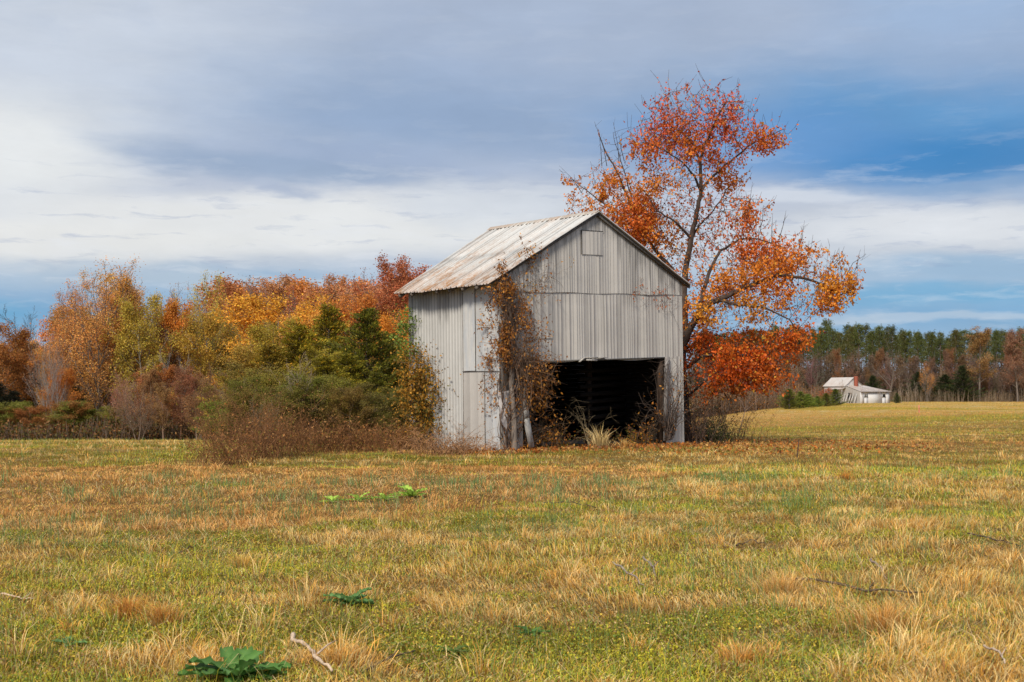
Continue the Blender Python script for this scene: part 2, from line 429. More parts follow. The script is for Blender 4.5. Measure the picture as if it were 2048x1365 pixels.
# ------------------------------------------------------------------ ground sheet
def build_ground():
    tx = np.linspace(-1, 1, 561); xs = np.sinh(tx * 5.3) / np.sinh(5.3) * 900
    ty = np.linspace(0, 1, 640); ys = -40 + 0 * ty
    ys = np.concatenate([np.linspace(-60, 3, 20), 4 + (np.expm1(np.linspace(0, 1, 620) * 5.2) / np.expm1(5.2)) * 1600])
    X, Y = np.meshgrid(xs, ys); Z = H(X, Y)
    nx, ny = len(xs), len(ys)
    x = X.ravel(); y = Y.ravel()
    straw, rust, n3, n1 = fields(x, y)
    r = rng.random(len(x))
    sc = straw_col(n3, rust, r * .5) * .30; gc = green_col(n3, r * .5) * np.array([.36, .29, .4]) + np.array([.03, .012, 0])
    col = gc * (1 - straw[:, None]) + sc * straw[:, None]
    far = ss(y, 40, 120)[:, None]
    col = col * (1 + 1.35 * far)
    i = np.arange(ny - 1)[:, None] * nx; j = np.arange(nx - 1)[None]
    Q = np.stack([i + j, i + j + 1, i + nx + j + 1, i + nx + j], -1).reshape(-1, 4)
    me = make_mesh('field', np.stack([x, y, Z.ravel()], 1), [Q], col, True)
    m, nt = newmat('soil'); at = N(nt, 'ShaderNodeAttribute', _attribute_name='Col'); tc = nt.nodes.new('ShaderNodeTexCoord')
    a = noise(nt, tc.outputs['Object'], 9, 6, .7); b = noise(nt, tc.outputs['Object'], 55, 4, .7)
    c = mixc(nt, at.outputs[0], ramp(nt, a, [(.3, .35), (.7, 1.25)]), 1.0, 'MULTIPLY')
    c = mixc(nt, c, ramp(nt, b, [(.35, .4), (.65, 1.35)]), 1.0, 'MULTIPLY')
    d = nt.nodes.new('ShaderNodeBsdfPrincipled'); d.inputs['Roughness'].default_value = 1; d.inputs['Specular IOR Level'].default_value = .05
    nt.links.new(c, d.inputs['Base Color']); nt.links.new(bumpn(nt, b, 1, .03), d.inputs['Normal'])
    o = nt.nodes.new('ShaderNodeOutputMaterial'); nt.links.new(d.outputs[0], o.inputs[0])
    g = link('field', me, m); tag(g, 'broad rolling pasture of mown straw and green growth', 'field', kind='structure')
build_ground()

# barn footprint helpers (needed to keep grass out)
BW, BL = 7.37, 4.2
BROT = math.atan2(BD[1], BD[0])
def in_barn(x, y, m=.05):
    dx = x - BA[0]; dy = y - BA[1]; s = dx * BD[0] + dy * BD[1]; t = dx * BS[0] + dy * BS[1]
    return (s > -m) & (s < BW + m) & (t > -m) & (t < BL + m)

# ------------------------------------------------------------------ grass
def sample_ring(d0, d1, dens, margin=2.0):
    area = (d1 - d0) * ((d0 + d1) * .43 + 2 * margin); n = int(area * dens)
    y = d0 + (d1 - d0) * rng.random(n * 2); wmax = d1 * .43 + margin
    x = (rng.random(n * 2) * 2 - 1) * wmax
    k = np.abs(x) < y * .43 + margin; x, y = x[k][:n], y[k][:n]
    return x, y
def blades(x, y, hh, ww, lean, azm, col, simple=False):  # colour darkened at the blade feet to paint the shade between blades
    n = len(x); z = H(x, y) - .01
    P = np.stack([x, y, z], 1)
    fw = np.stack([np.cos(azm), np.sin(azm), np.zeros(n)], 1)
    fa = rng.random(n) * math.pi
    sd_ = np.stack([np.cos(fa), np.sin(fa), np.zeros(n)], 1)
    up = np.array([0, 0, 1.])
    hh = hh[:, None]; ww = ww[:, None]; lean = lean[:, None]
    tip = P + fw * hh * np.sin(lean) + up * hh * np.cos(lean)
    if simple:
        V = np.stack([P - sd_ * ww, P + sd_ * ww, tip], 1).reshape(-1, 3); T = np.arange(n * 3).reshape(-1, 3)
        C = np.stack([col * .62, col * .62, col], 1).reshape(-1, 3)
        return V, None, T, C
    mid = P + fw * hh * .5 * np.sin(lean * .55) + up * hh * .55 * np.cos(lean * .55)
    V = np.stack([P - sd_ * ww, P + sd_ * ww, mid + sd_ * ww * .8, mid - sd_ * ww * .8, tip], 1).reshape(-1, 3)
    b = np.arange(n)[:, None] * 5
    Q = b + np.array([[0, 1, 2, 3]]); T = b + np.array([[3, 2, 4]])
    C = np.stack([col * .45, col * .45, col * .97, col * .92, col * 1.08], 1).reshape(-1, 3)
    return V, Q, T, C
class GB(MB):
    def blade(s, *a, **k):
        V, Q, T, C = blades(*a, **k); s.add(V, Q if Q is not None else (), T, C)
gd, gg, gc = GB(), GB(), MB()
rings = [(5.2, 8, 3000), (8, 12, 2100), (12, 18, 1150), (18, 27, 620), (27, 40, 300), (40, 60, 130), (60, 105, 48), (105, 330, 4)]
for d0, d1, dens in rings:
    x, y = sample_ring(d0, d1, dens)
    k = ~in_barn(x, y); x, y = x[k], y[k]
    straw, rust, n3, n1 = fields(x, y)
    n = len(x); r = rng.random(n)
    is_s = rng.random(n) < (.20 + .74 * straw)
    tallf = ss(n3, .45, .72) * ss(n1, .42, .62)
    minw = y * .00042
    # dry blades
    k = is_s; m = k.sum()
    hs = (.035 + .055 * rng.random(m) + .13 * tallf[k] * rng.random(m)) * (1 - .35 * rust[k])
    ln = np.clip(.45 + 1.1 * rng.random(m) - .35 * tallf[k], .05, 1.55)
    wind = fbm(x[k] * .9, y[k] * .9, 77, 2) * 9 + rng.normal(size=m) * .9
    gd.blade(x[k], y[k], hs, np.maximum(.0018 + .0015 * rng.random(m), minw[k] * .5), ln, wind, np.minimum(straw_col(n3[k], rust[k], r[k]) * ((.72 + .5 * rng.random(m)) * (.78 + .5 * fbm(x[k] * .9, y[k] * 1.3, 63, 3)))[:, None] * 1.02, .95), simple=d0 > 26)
    k = ~is_s; m = k.sum()
    tall = rng.random(m) < .07
    hs = np.where(tall, .10 + .12 * rng.random(m), .03 + .06 * rng.random(m))
    ln = np.where(tall, .15 + .3 * rng.random(m), .3 + .8 * rng.random(m))
    cc = green_col(n3[k], r[k]) * (.68 + .60 * ss(fbm(x[k] * .33 + 11, y[k] * .5, 61, 3), .42, .62))[:, None]; cc[tall & (rng.random(m) < .6)] = np.array([.26, .36, .11])
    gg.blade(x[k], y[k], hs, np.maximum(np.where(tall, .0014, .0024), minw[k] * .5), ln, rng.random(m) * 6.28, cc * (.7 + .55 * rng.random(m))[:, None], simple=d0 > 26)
x, y = sample_ring(6, 24, 9); wv = fbm(x * .5 + 30, y * .8, 55, 3); k = (rng.random(len(x)) < ss(wv, .50, .62)) & ~in_barn(x, y); x, y = x[k], y[k]
x = np.repeat(x, 7) + rng.normal(size=len(x) * 7) * .06; y = np.repeat(y, 7) + rng.normal(size=len(y) * 7) * .06; m = len(x)
gg.blade(x, y, .12 + .16 * rng.random(m), np.maximum(.0015, y * .00018), .05 + .45 * rng.random(m), rng.random(m) * 6.28, np.array([.20, .32, .11]) * (.6 + .7 * rng.random(m))[:, None])
# bunched tufts of dry grass
for d0, d1, dens, kb in [(5.2, 9, 12, 70), (9, 15, 7.5, 52), (15, 26, 4.0, 32), (26, 45, 1.4, 18)]:
    x, y = sample_ring(d0, d1, dens); k = ~in_barn(x, y, .3); x, y = x[k], y[k]
    straw, rust, n3, n1 = fields(x, y)
    k = rng.random(len(x)) < (straw * ss(n1, .40, .60) * ss(n3, .32, .5) + .10); x, y = x[k], y[k]
    big = .7 + 1.3 * rng.random(len(x)) ** 2
    X = np.repeat(x, kb); Y = np.repeat(y, kb); B = np.repeat(big, kb); m = len(X)
    a = rng.random(m) * 6.28; rr = np.abs(rng.normal(size=m)) * .075 * B
    hs = (.07 + .10 * rng.random(m)) * B
    X2 = X + np.cos(a) * rr; Y2 = Y + np.sin(a) * rr
    ru = fields(X, Y)[1]
    hue = np.repeat(rng.random(len(x)), kb)
    col = straw_col(None, ru, (rng.random(m) * .5 + hue * .5)) * (.6 + .8 * rng.random(m))[:, None]
    droop = .2 + rr / (.10 * B) * .6 + .55 * rng.random(m)
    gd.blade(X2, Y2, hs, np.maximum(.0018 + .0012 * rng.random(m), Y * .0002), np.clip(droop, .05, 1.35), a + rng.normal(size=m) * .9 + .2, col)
for d0, d1, dens in [(5.2, 9, 110), (9, 15, 60), (15, 24, 22)]:
    x, y = sample_ring(d0, d1, dens); straw, rust, n3, n1 = fields(x, y); k = rng.random(len(x)) < .35 + .6 * straw; x, y = x[k], y[k]; m = len(x)
    a0 = fbm(x * .8, y * .8, 71, 2) * 7
    gd.blade(x, y, .12 + .28 * rng.random(m) ** 2, np.maximum(.0019, y * .00018), 1.35 + .2 * rng.random(m), a0 + rng.normal(size=m) * .5, np.array([.88, .66, .34]) * (.7 + .5 * rng.random(m))[:, None])
# low leafy ground cover in the green patches
for d0, d1, dens in [(5.2, 9, 3600), (9, 14, 1900), (14, 22, 700)]:
    x, y = sample_ring(d0, d1, dens)
    straw, rust, n3, n1 = fields(x, y)
    k = rng.random(len(x)) < (1 - straw) * .95 * (.35 + .65 * ss(fbm(x * 1.1, y * 1.5, 96, 3), .38, .58)); x, y, n3, n1 = x[k], y[k], n3[k], n1[k]
    m = len(x); P = np.stack([x, y, H(x, y) + .01 + .03 * rng.random(m)], 1)
    dd = np.stack([rng.normal(size=m), rng.normal(size=m), .5 * np.abs(rng.normal(size=m))], 1)
    yel = ss(fbm(x * .9 + 8, y * 1.3, 91, 3), .56, .66)[:, None]
    col = green_col(n3, rng.random(m)) * (1 - yel) + np.array([.62, .57, .04]) * yel
    br = rng.random(m) < .10 + .5 * ss(fbm(x * 1.8 + 3, y * 2.4, 97, 3), .48, .66)
    col[br] = np.array([[.50, .33, .12], [.30, .18, .07], [.66, .48, .22]])[rng.integers(0, 3, br.sum())]
    gc.leaves(P, np.maximum(.009 + .012 * rng.random(m), y * .0009), col * (.40 + .85 * rng.random(m))[:, None] * (.55 + .8 * fbm(x * 2.5, y * 3, 44, 3))[:, None], aspect=.8, dirs=dd)
tag(gd.build('dry_grass', M_GRASS), 'straw coloured and rust dry grass spread over the pasture', 'grass', kind='stuff')
tag(gg.build('green_grass', M_GRASS), 'short green grass between the dry patches', 'grass', kind='stuff')
tag(gc.build('ground_cover_foliage', M_LEAF), 'tiny green and yellow leaves of low weeds hugging the soil', 'ground cover', kind='stuff')

# ------------------------------------------------------------------ the barn
def bt(V):
    V = np.asarray(V, float).copy(); z = V[:, 2].copy(); x = V[:, 0].copy()
    V[:, 0] = x - .016 * z; V[:, 2] = z + .035 * x; return V
def bw(x, y, z):
    """barn-local point -> world"""
    p = bt(np.array([[x, y, z]]))[0]
    return np.array([BA[0] + BD[0] * p[0] + BS[0] * p[1], BA[1] + BD[1] * p[0] + BS[1] * p[1], p[2]])
def bwa(P):
    p = bt(np.asarray(P, float))
    return np.stack([BA[0] + BD[0] * p[:, 0] + BS[0] * p[:, 1], BA[1] + BD[1] * p[:, 0] + BS[1] * p[:, 1], p[:, 2]], 1)
barn = empty('barn', 'tall weathered barn clad in grey tin with a wide dark doorway', 'barn', (BA[0], BA[1], 0), BROT)
RZ, SL = 6.70, .52                      # ridge height and slope
def roofz(x): return RZ - SL * np.abs(np.asarray(x) - BW / 2)
OX0, OX1, LZ = .80, 6.55, 2.40
SEAM = 4.40

def sheet_wall(profile, zlo, zhi, yoff=0.0, axis='x', col=None, wob=.012, seed=0, nz=14):
    """profile: list of (s, out); zlo/zhi functions of s. Returns an MB of one ribbed sheet."""
    mb = MB(); s = np.array([p[0] for p in profile]); o = np.array([p[1] for p in profile])
    lo = np.array([zlo(q) for q in s]); hi = np.array([zhi(q) for q in s])
    t = np.linspace(0, 1, nz)
    Z = lo[None] + (hi - lo)[None] * t[:, None]; S = np.broadcast_to(s, Z.shape)
    O = o[None] + (fbm(S * 1.7, Z * 1.2, seed, 3) - .5) * 2 * wob + yoff
    if axis == 'x': V = np.stack([S, -O, Z], -1)
    else: V = np.stack([-O, S, Z], -1)
    n = len(s); i = np.arange(nz - 1)[:, None] * n; j = np.arange(n - 1)[None]
    Q = np.stack([i + j, i + j + 1, i + n + j + 1, i + n + j], -1).reshape(-1, 4)
    C = np.ones((nz * n, 3)) if col is None else np.repeat(col(S, Z).reshape(-1, 1), 3, 1)
    mb.add(bt(V.reshape(-1, 3)), Q, c=C); return mb
def ribs(x0, x1, step, seed, amp=.016, w=.014):
    r = random.Random(seed); out = [(x0, 0)]; x = x0 + step * .6
    while x < x1 - .06:
        a = amp * r.uniform(.5, 1.25)
        out += [(x - w, 0), (x, a), (x + w, 0)]
        if r.random() < .28: out += [(x + w + .012, -.006), (x + w + .02, .0)]
        x += step * r.uniform(.62, 1.3)
    out.append((x1, 0)); return out
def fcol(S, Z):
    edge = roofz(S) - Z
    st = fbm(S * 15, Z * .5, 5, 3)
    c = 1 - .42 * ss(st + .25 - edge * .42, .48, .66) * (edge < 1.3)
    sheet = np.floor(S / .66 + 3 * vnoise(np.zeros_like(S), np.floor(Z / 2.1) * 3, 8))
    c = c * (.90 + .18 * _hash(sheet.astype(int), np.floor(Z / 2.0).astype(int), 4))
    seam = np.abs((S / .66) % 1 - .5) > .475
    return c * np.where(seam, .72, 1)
fp = ribs(0, BW, .13, 3, .010, .010)
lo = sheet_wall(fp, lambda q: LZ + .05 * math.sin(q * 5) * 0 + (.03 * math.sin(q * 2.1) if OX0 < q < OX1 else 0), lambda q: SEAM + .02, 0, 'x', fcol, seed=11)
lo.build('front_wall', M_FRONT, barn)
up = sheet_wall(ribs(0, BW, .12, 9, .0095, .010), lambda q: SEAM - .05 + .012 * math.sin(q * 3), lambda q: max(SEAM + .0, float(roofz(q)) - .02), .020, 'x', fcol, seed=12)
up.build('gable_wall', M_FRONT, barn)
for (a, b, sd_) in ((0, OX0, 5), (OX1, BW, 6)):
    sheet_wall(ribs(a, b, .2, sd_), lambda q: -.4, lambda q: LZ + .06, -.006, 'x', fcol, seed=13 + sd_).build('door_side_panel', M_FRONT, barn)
# patches tinned over the front
def panel(x0, x1, z0, z1, off, name, mat, c, st=.14, seed=1):
    sheet_wall(ribs(x0, x1, st, seed, .010, .012), lambda q: z0, lambda q: z1, off, 'x', lambda S, Z: np.full_like(S, c), .006, seed, 6).build(name, mat, barn)
hatch = sheet_wall(ribs(3.10, 3.92, .2, 31, .008, .012), lambda q: 5.47, lambda q: 6.15, .046, 'x', lambda S, Z: np.full_like(S, 1.0), .008, 4, 6)
hatch.build('loft_hatch', M_FRONT, barn)
mb = MB(); mb.box((3.075, -.045, 5.46), (3.10, -.040, 6.17), (.1, .1, .1), bt); mb.box((3.06, -.052, 6.155), (3.95, -.042, 6.175), (.15, .15, .15), bt)
mb.build('hatch_gap', M_GREYW, barn)
panel(1.35, 1.93, 3.05, 4.3, .022, 'patch_panel', M_FRONT, .97, .22, 17)
# side wall: corrugated far part, flat peeling panels near the corner
cp = [(q, .026 * math.sin(q * 2 * math.pi / .135)) for q in np.arange(1.50, BL + .01, .0225)]
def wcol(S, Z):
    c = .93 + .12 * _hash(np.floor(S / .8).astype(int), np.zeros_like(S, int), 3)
    c = c * (.84 + .20 * np.sin(S * 2 * math.pi / .135))  # valleys darker, crests lighter: shading of the corrugation put into the colour
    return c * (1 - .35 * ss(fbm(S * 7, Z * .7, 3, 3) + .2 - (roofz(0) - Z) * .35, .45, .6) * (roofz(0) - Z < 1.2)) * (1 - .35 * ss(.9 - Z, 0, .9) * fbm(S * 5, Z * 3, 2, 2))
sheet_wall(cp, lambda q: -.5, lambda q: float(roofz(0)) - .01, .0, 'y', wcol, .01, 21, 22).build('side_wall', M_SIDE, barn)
def flat(y0, y1, z0, z1, off, mat, seed, name='side_panel', st=.5):
    pr = ribs(y0, y1, st, seed, .008, .012)
    sheet_wall(pr, lambda q: z0, lambda q: z1, off, 'y', None, .012, seed, 12).build(name, mat, barn)
zt = float(roofz(0)) - .02
flat(1.02, 1.56, 2.20, zt, .030, M_PAINT, 41)
flat(.0, 1.04, 2.17, zt, .018, M_PAINT, 42)
flat(.62, 1.58, -.4, 2.19, .034, M_FRONT, 43)
flat(.0, .64, -.4, 2.16, .022, M_PAINT, 44)
mb = MB(); mb.box((-.060, 0.0, 2.175), (-.045, 1.58, 2.19), (.45, .45, .45), bt); mb.box((-.050, 1.0, 2.2), (-.040, 1.012, zt), (.5, .5, .5), bt); mb.box((-.056, .61, -.3), (-.044, .622, 2.17), (.55, .55, .55), bt); mb.box((-.052, 1.57, -.3), (-.038, 1.58, 4.4), (1, 1, 1), bt)
mb.build('side_seam', M_GREYW, barn)
# back and far walls
mb = MB()
mb.box((0, BL, -.5), (BW, BL + .03, SEAM), (1, 1, 1), bt)
V = bt(np.array([[0, BL, SEAM], [BW, BL, SEAM], [BW, BL, roofz(BW) - .02], [BW / 2, BL, RZ - .02], [0, BL, roofz(0) - .02]]))
mb.add(V, [[0, 1, 2, 4]], [[4, 2, 3]]); mb.build('rear_wall', M_SIDE, barn)
cp2 = [(q, .015 * math.sin(q * 2 * math.pi / .135)) for q in np.arange(0, BL + .01, .0337)]
m2 = sheet_wall(cp2, lambda q: -.5, lambda q: zt, -BW, 'y', None, .01, 24, 10); m2.build('far_side_wall', M_SIDE, barn)
# boarded inside, loft floor, tier poles; near-black, doorway shade put into the colour
mb = MB()
for k in range(22):
    z = -.2 + k * .145; c = .12 + .10 * random.random()
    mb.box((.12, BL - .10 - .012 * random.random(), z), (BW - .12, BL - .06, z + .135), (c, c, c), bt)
    for xx in (.10, BW - .14):
        mb.box((xx, .10, z), (xx + .03, BL - .1, z + .135), (c, c, c), bt)
mb.box((.05, .08, 2.95), (BW - .05, BL - .05, 3.02), (.6, .6, .6), bt)
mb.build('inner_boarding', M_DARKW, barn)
for (x, y, w_) in ((.95, .10, .15), (6.42, .10, .16), (3.6, 3.6, .2), (5.4, 2.2, .16)):
    mb = MB(); mb.beam((x, y, -.3), (x + .03, y, 2.95), w_, w_, (1.4, 1.2, 1.0), bt); mb.build('post', M_DARKW, barn)
mb = MB()
for k in range(9):
    z = .15 + k * .24
    mb.beam((4.9, 1.9 + .03 * k, z), (7.1, 2.3, z + .05 * random.random()), .13, .12, (.22, .18, .14), bt)
mb.build('log_rail', M_DARKW, barn)
# corner board, splayed strip and jamb board, lintel board
mb = MB(); mb.tube(bt(np.array([[.30, -.22, -.2], [.34, -.16, .8], [.28, -.14, 1.8], [.38, -.14, 2.8], [.26, -.12, 3.9], [.22, -.1, 4.6]])), [.10, .08, .07, .055, .04, .02], 8, (.75, .66, .58)); mb.build('vine_trunk', M_GREYW, barn)
mb = MB(); mb.beam((.04, -.05, zt - .05), (.10, -.055, 1.6), .20, .04, (1, 1, 1), bt); mb.beam((.10, -.055, 1.62), (.30, -.09, -.1), .44, .05, (1.35, 1.35, 1.4), bt)
mb.build('corner_board', M_GREYW, barn)
mb = MB(); pts = [(.93, -.10, 2.4), (.84, -.12, 1.75), (.78, -.14, 1.15), (.80, -.15, .85), (.96, -.16, .05)]
for a, b in zip(pts, pts[1:]): mb.beam(a, b, .20, .03, (1, 1, 1), bt)
mb.build('loose_board', M_WHITEW, barn)
mb = MB(); mb.beam((6.60, -.05, 2.45), (6.44, -.06, -.1), .17, .05, (1, 1, 1), bt); mb.build('jamb_board', M_GREYW, barn)
mb = MB(); pts = [(2.9, -.05, 2.37), (3.1, -.07, 2.49), (3.6, -.08, 2.48), (3.95, -.06, 2.47)]
for a, b in zip(pts, pts[1:]): mb.beam(a, b, .10, .03, (1, 1, 1), bt)
mb.beam((.9, -.02, 2.41), (6.5, -.02, 2.43), .05, .04, (.4, .4, .4), bt)
mb.beam((3.15, -.09, 2.42), (3.55, -.10, 2.40), .07, .04, (1.1, 1.1, 1.1), bt)
mb.build('lintel_board', M_WHITEW, barn)
# roof: ribbed sheets running from ridge to eave
rf = MB()
for side, over in ((-1, .55), (1, .30)):
    y = -.14; prof = []; r = random.Random(side + 5)
    YB = 4.55
    while y < YB:
        prof += [(y - .03, 0), (y, .045 * r.uniform(.6, 1.3)), (y + .03, 0)]; y += .19 * r.uniform(.8, 1.2)
    ys = np.array([p[0] for p in prof]); o = np.array([p[1] for p in prof]); nz_ = 20
    t = np.linspace(0, 1, nz_)[:, None]; run = BW / 2 + over
    yk = (ys + .14) / (YB + .14)
    yend = -.14 + yk * (4.30 + .14); ytop = -.14 + yk * (4.82 + .14)
    Y = ytop[None] * (1 - t) + yend[None] * t
    jag = (vnoise(ys * 1.7, ys * 0 + side, 6) - .5) * .09
    X = BW / 2 + side * (t * (run + jag[None]))
    # the lower sheets lap under the upper ones with a small step
    Z = RZ + .02 - SL * np.abs(X - BW / 2) + o[None] + (fbm(X * 1.2, Y * 1.2, 61, 3) - .5) * .05 - .012 * (t > .52)
    V = bt(np.stack([X, Y, Z], -1).reshape(-1, 3)); n = len(ys)
    i = np.arange(nz_ - 1)[:, None] * n; j = np.arange(n - 1)[None]
    Q = np.stack([i + j, i + j + 1, i + n + j + 1, i + n + j], -1).reshape(-1, 4)
    if side > 0: Q = Q[:, ::-1]
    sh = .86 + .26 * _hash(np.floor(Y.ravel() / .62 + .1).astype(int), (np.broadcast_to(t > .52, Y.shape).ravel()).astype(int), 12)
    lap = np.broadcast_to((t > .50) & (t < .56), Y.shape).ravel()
    lineC = np.where(np.broadcast_to(o[None] > .01, Y.shape).ravel(), 1.12, np.where(_hash((Y.ravel() * 0 + np.tile(np.arange(n) // 3, nz_)).astype(int), np.zeros(nz_ * n, int), 3) < .4, .55, .85))  # rib crests lighter, troughs darker: relief shading painted into the vertex colour
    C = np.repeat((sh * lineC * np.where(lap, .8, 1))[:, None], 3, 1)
    rf.add(V, Q, c=C)
roof = rf.build('roof', M_ROOF, barn)
mb = MB()
for side in (-1, 1):
    P = [[BW / 2, -.16, RZ + .075], [BW / 2, 4.84, RZ + .075], [BW / 2 + side * .17, 4.84, RZ + .075 - .11], [BW / 2 + side * .17, -.16, RZ + .075 - .11]]
    mb.add(bt(np.array(P)), [[0, 1, 2, 3]])
mb.build('ridge_cap', M_RIDGE, roof)
mb = MB()
for side, over in ((-1, .5), (1, .27)):
    xe = BW / 2 + side * (BW / 2 + over)
    mb.beam((BW / 2, -.085, RZ - .045), (xe, -.085, roofz(xe) - .045), .035, .075, (.35, .35, .35), bt)
    for yy in np.arange(.4, 4.2, .6): mb.beam((BW / 2, yy, RZ - .09), (xe, yy, roofz(xe) - .09), .05, .10, (.5, .45, .4), bt)
mb.build('rafter', M_GREYW, roof)

# ------------------------------------------------------------------ tree growing
def unit(v): return v / (np.linalg.norm(v) + 1e-9)
def perp(d):
    a = rng.normal(size=3); a -= d * a.dot(d); return unit(a)
class Grow:
    def __init__(s, cfg): s.cfg = cfg; s.mb = MB(); s.leaf = []; s.tw0 = []; s.tw1 = []; s.twr = []
    def branch(s, p, d, L, r, lvl):
        c = s.cfg; last = lvl == len(c['n'])
        seg = 3 if last else (7 if lvl == 0 else 5)
        P = [p]; D = [d]; q = p.copy(); dd = d.copy()
        for k in range(seg):
            dd = unit(dd + perp(dd) * c['wander'][min(lvl, 3)] + np.array([0, 0, c['up'][min(lvl, 3)]]))
            q = q + dd * L / seg; P.append(q); D.append(dd)
        P = np.array(P); taper = np.linspace(1, .35 if lvl else .25, seg + 1)
        if last or lvl >= 2:
            s.tw0 += list(P[:-1]); s.tw1 += list(P[1:]); s.twr += list(zip(r * taper[:-1], r * taper[1:]))
        else:
            s.mb.tube(P, r * taper, 6 if lvl == 0 else 4)
        if last:
            for k in range(1, seg + 1):
                s.leaf.append(P[k])
            return
        n = c['n'][lvl]; t0 = c['t0'][min(lvl, 3)]
        for k in range(n):
            t = t0 + (1 - t0) * (k + random.random()) / n
            f = t * seg; i = min(int(f), seg - 1); pos = P[i] + (P[i + 1] - P[i]) * (f - i)
            ang = R(c['ang'][lvl] * random.uniform(.7, 1.3))
            if lvl == 0: ang *= (1.25 - .5 * t)
            phi = k * 2.4 + random.random() * .9
            a = perp(D[i])
            if lvl == 0: a = unit(np.array([math.cos(phi), math.sin(phi), 0]))
            nd = unit(D[i] * math.cos(ang) + a * math.sin(ang))
            sh = c.get('shape', lambda t: 1)(t) if lvl == 0 else 1 - .45 * t
            s.branch(pos, nd, L * c['lr'][lvl] * sh * random.uniform(.75, 1.2), max(r * (1 - .7 * t) * c['rr'][lvl], c['rmin']), lvl + 1)
    def finish(s):
        s.mb.segs(np.array(s.tw0), np.array(s.tw1), np.array([a for a, b in s.twr]), np.array([b for a, b in s.twr]), 3)
        m = s.mb.mesh('tree_wood', True); m.materials.append(M_BARK); return m
def crown_mesh(pts, n, size, spread, name='tree_leaves', cvar=.35, droop=.3, lowdark=True, keep=None, clump=.5):
    pts = np.array(pts)
    if keep is not None: pts = pts[keep(pts)]
    k = fbm(pts[:, 0] * clump, pts[:, 2] * clump + pts[:, 1], 14, 2)
    pr = ss(k, .36, .60) + .06; pr /= pr.sum()
    idx = rng.choice(len(pts), n, p=pr); P = pts[idx] + rng.normal(size=(n, 3)) * spread
    b = (1 - cvar) + 2 * cvar * rng.random(n); kk = fbm(P[:, 0] * .8, P[:, 2] * .8, 15, 2)
    b = b * (.85 + 1.1 * kk)
    hs = rng.normal(size=(n, 1)) * .10
    C = b[:, None] * np.concatenate([np.ones((n, 1)), 1 + hs, 1 + hs * .4], 1)
    mb = MB(); mb.leaves(P, size * (.7 + .6 * rng.random(n)), C, droop, .7)
    m = mb.mesh(name); m.materials.append(M_LEAF); return m
PROTO = {}
def proto(kind, cfg, H0, leaves, size, spread, r0, keep=None, seed=1, lean=.03):
    global rng
    rng = np.random.default_rng(seed); random.seed(seed)
    g = Grow(cfg); g.branch(np.array([0, 0, -.3]), unit(np.array([rng.normal() * lean, rng.normal() * lean, 1])), H0 * cfg['tl'], r0, 0)
    for k in range(cfg.get('stems', 1) - 1):
        a = random.random() * 6.28
        g.branch(np.array([math.cos(a) * .3, math.sin(a) * .3, -.3]), unit(np.array([math.cos(a) * .22, math.sin(a) * .22, 1])), H0 * cfg['tl'] * random.uniform(.75, 1), r0 * .75, 0)
    top = max(p[2] for p in g.leaf)
    wood = g.finish(); cr = crown_mesh(g.leaf, leaves, size, spread, keep=keep) if leaves else None
    PROTO.setdefault(kind, []).append((wood, cr, top))
C_fan = dict(n=[17, 8, 6], ang=[34, 30, 32], lr=[.50, .42, .42], rr=[.55, .5, .5], wander=[.05, .09, .12, .15], up=[.06, .16, .14, .10], t0=[.22, .2, .2, .2], rmin=.012, tl=.86, shape=lambda t: 1.1 - .35 * t, stems=3)
C_round = dict(n=[18, 8, 6], ang=[55, 42, 45], lr=[.42, .45, .45], rr=[.5, .5, .5], wander=[.06, .12, .16, .2], up=[.04, .08, .04, 0], t0=[.2, .2, .2, .2], rmin=.012, tl=.85, shape=lambda t: .55 + 1.1 * t * (1.25 - t) * 1.6 - .5 * t)
C_tall = dict(n=[24, 7, 5], ang=[30, 32, 34], lr=[.26, .42, .45], rr=[.4, .5, .5], wander=[.03, .09, .12, .15], up=[.04, .16, .12, .08], t0=[.22, .2, .2, .2], rmin=.010, tl=.95, shape=lambda t: 1.2 - .55 * t)
C_bare = dict(n=[14, 9, 7], ang=[42, 38, 38], lr=[.48, .45, .42], rr=[.55, .5, .45], wander=[.06, .14, .18, .2], up=[.05, .10, .08, .05], t0=[.3, .2, .2, .2], rmin=.014, tl=.85, shape=lambda t: 1.1 - .4 * t)
for s_ in (1, 2): proto('fan', C_fan, 13, 24000, .105, .24, .16, seed=s_)
for s_ in (3, 4): proto('round', C_round, 11, 17000, .135, .26, .15, seed=s_)
for s_ in (5, 6, 7): proto('tall', C_tall, 13, 11000, .125, .20, .13, seed=s_)
for s_ in (8, 9): proto('sparse', C_fan, 12, 6000, .10, .25, .14, seed=s_)
for s_ in (10, 11): proto('bare', C_bare, 13, 0, 0, 0, .15, seed=s_)
for s_ in (22,): proto('old', dict(C_bare, n=[9, 9, 7], ang=[62, 42, 40], lr=[.62, .45, .42]), 14, 0, 0, 0, .42, seed=s_, lean=.08)
rng = np.random.default_rng(99); random.seed(99)

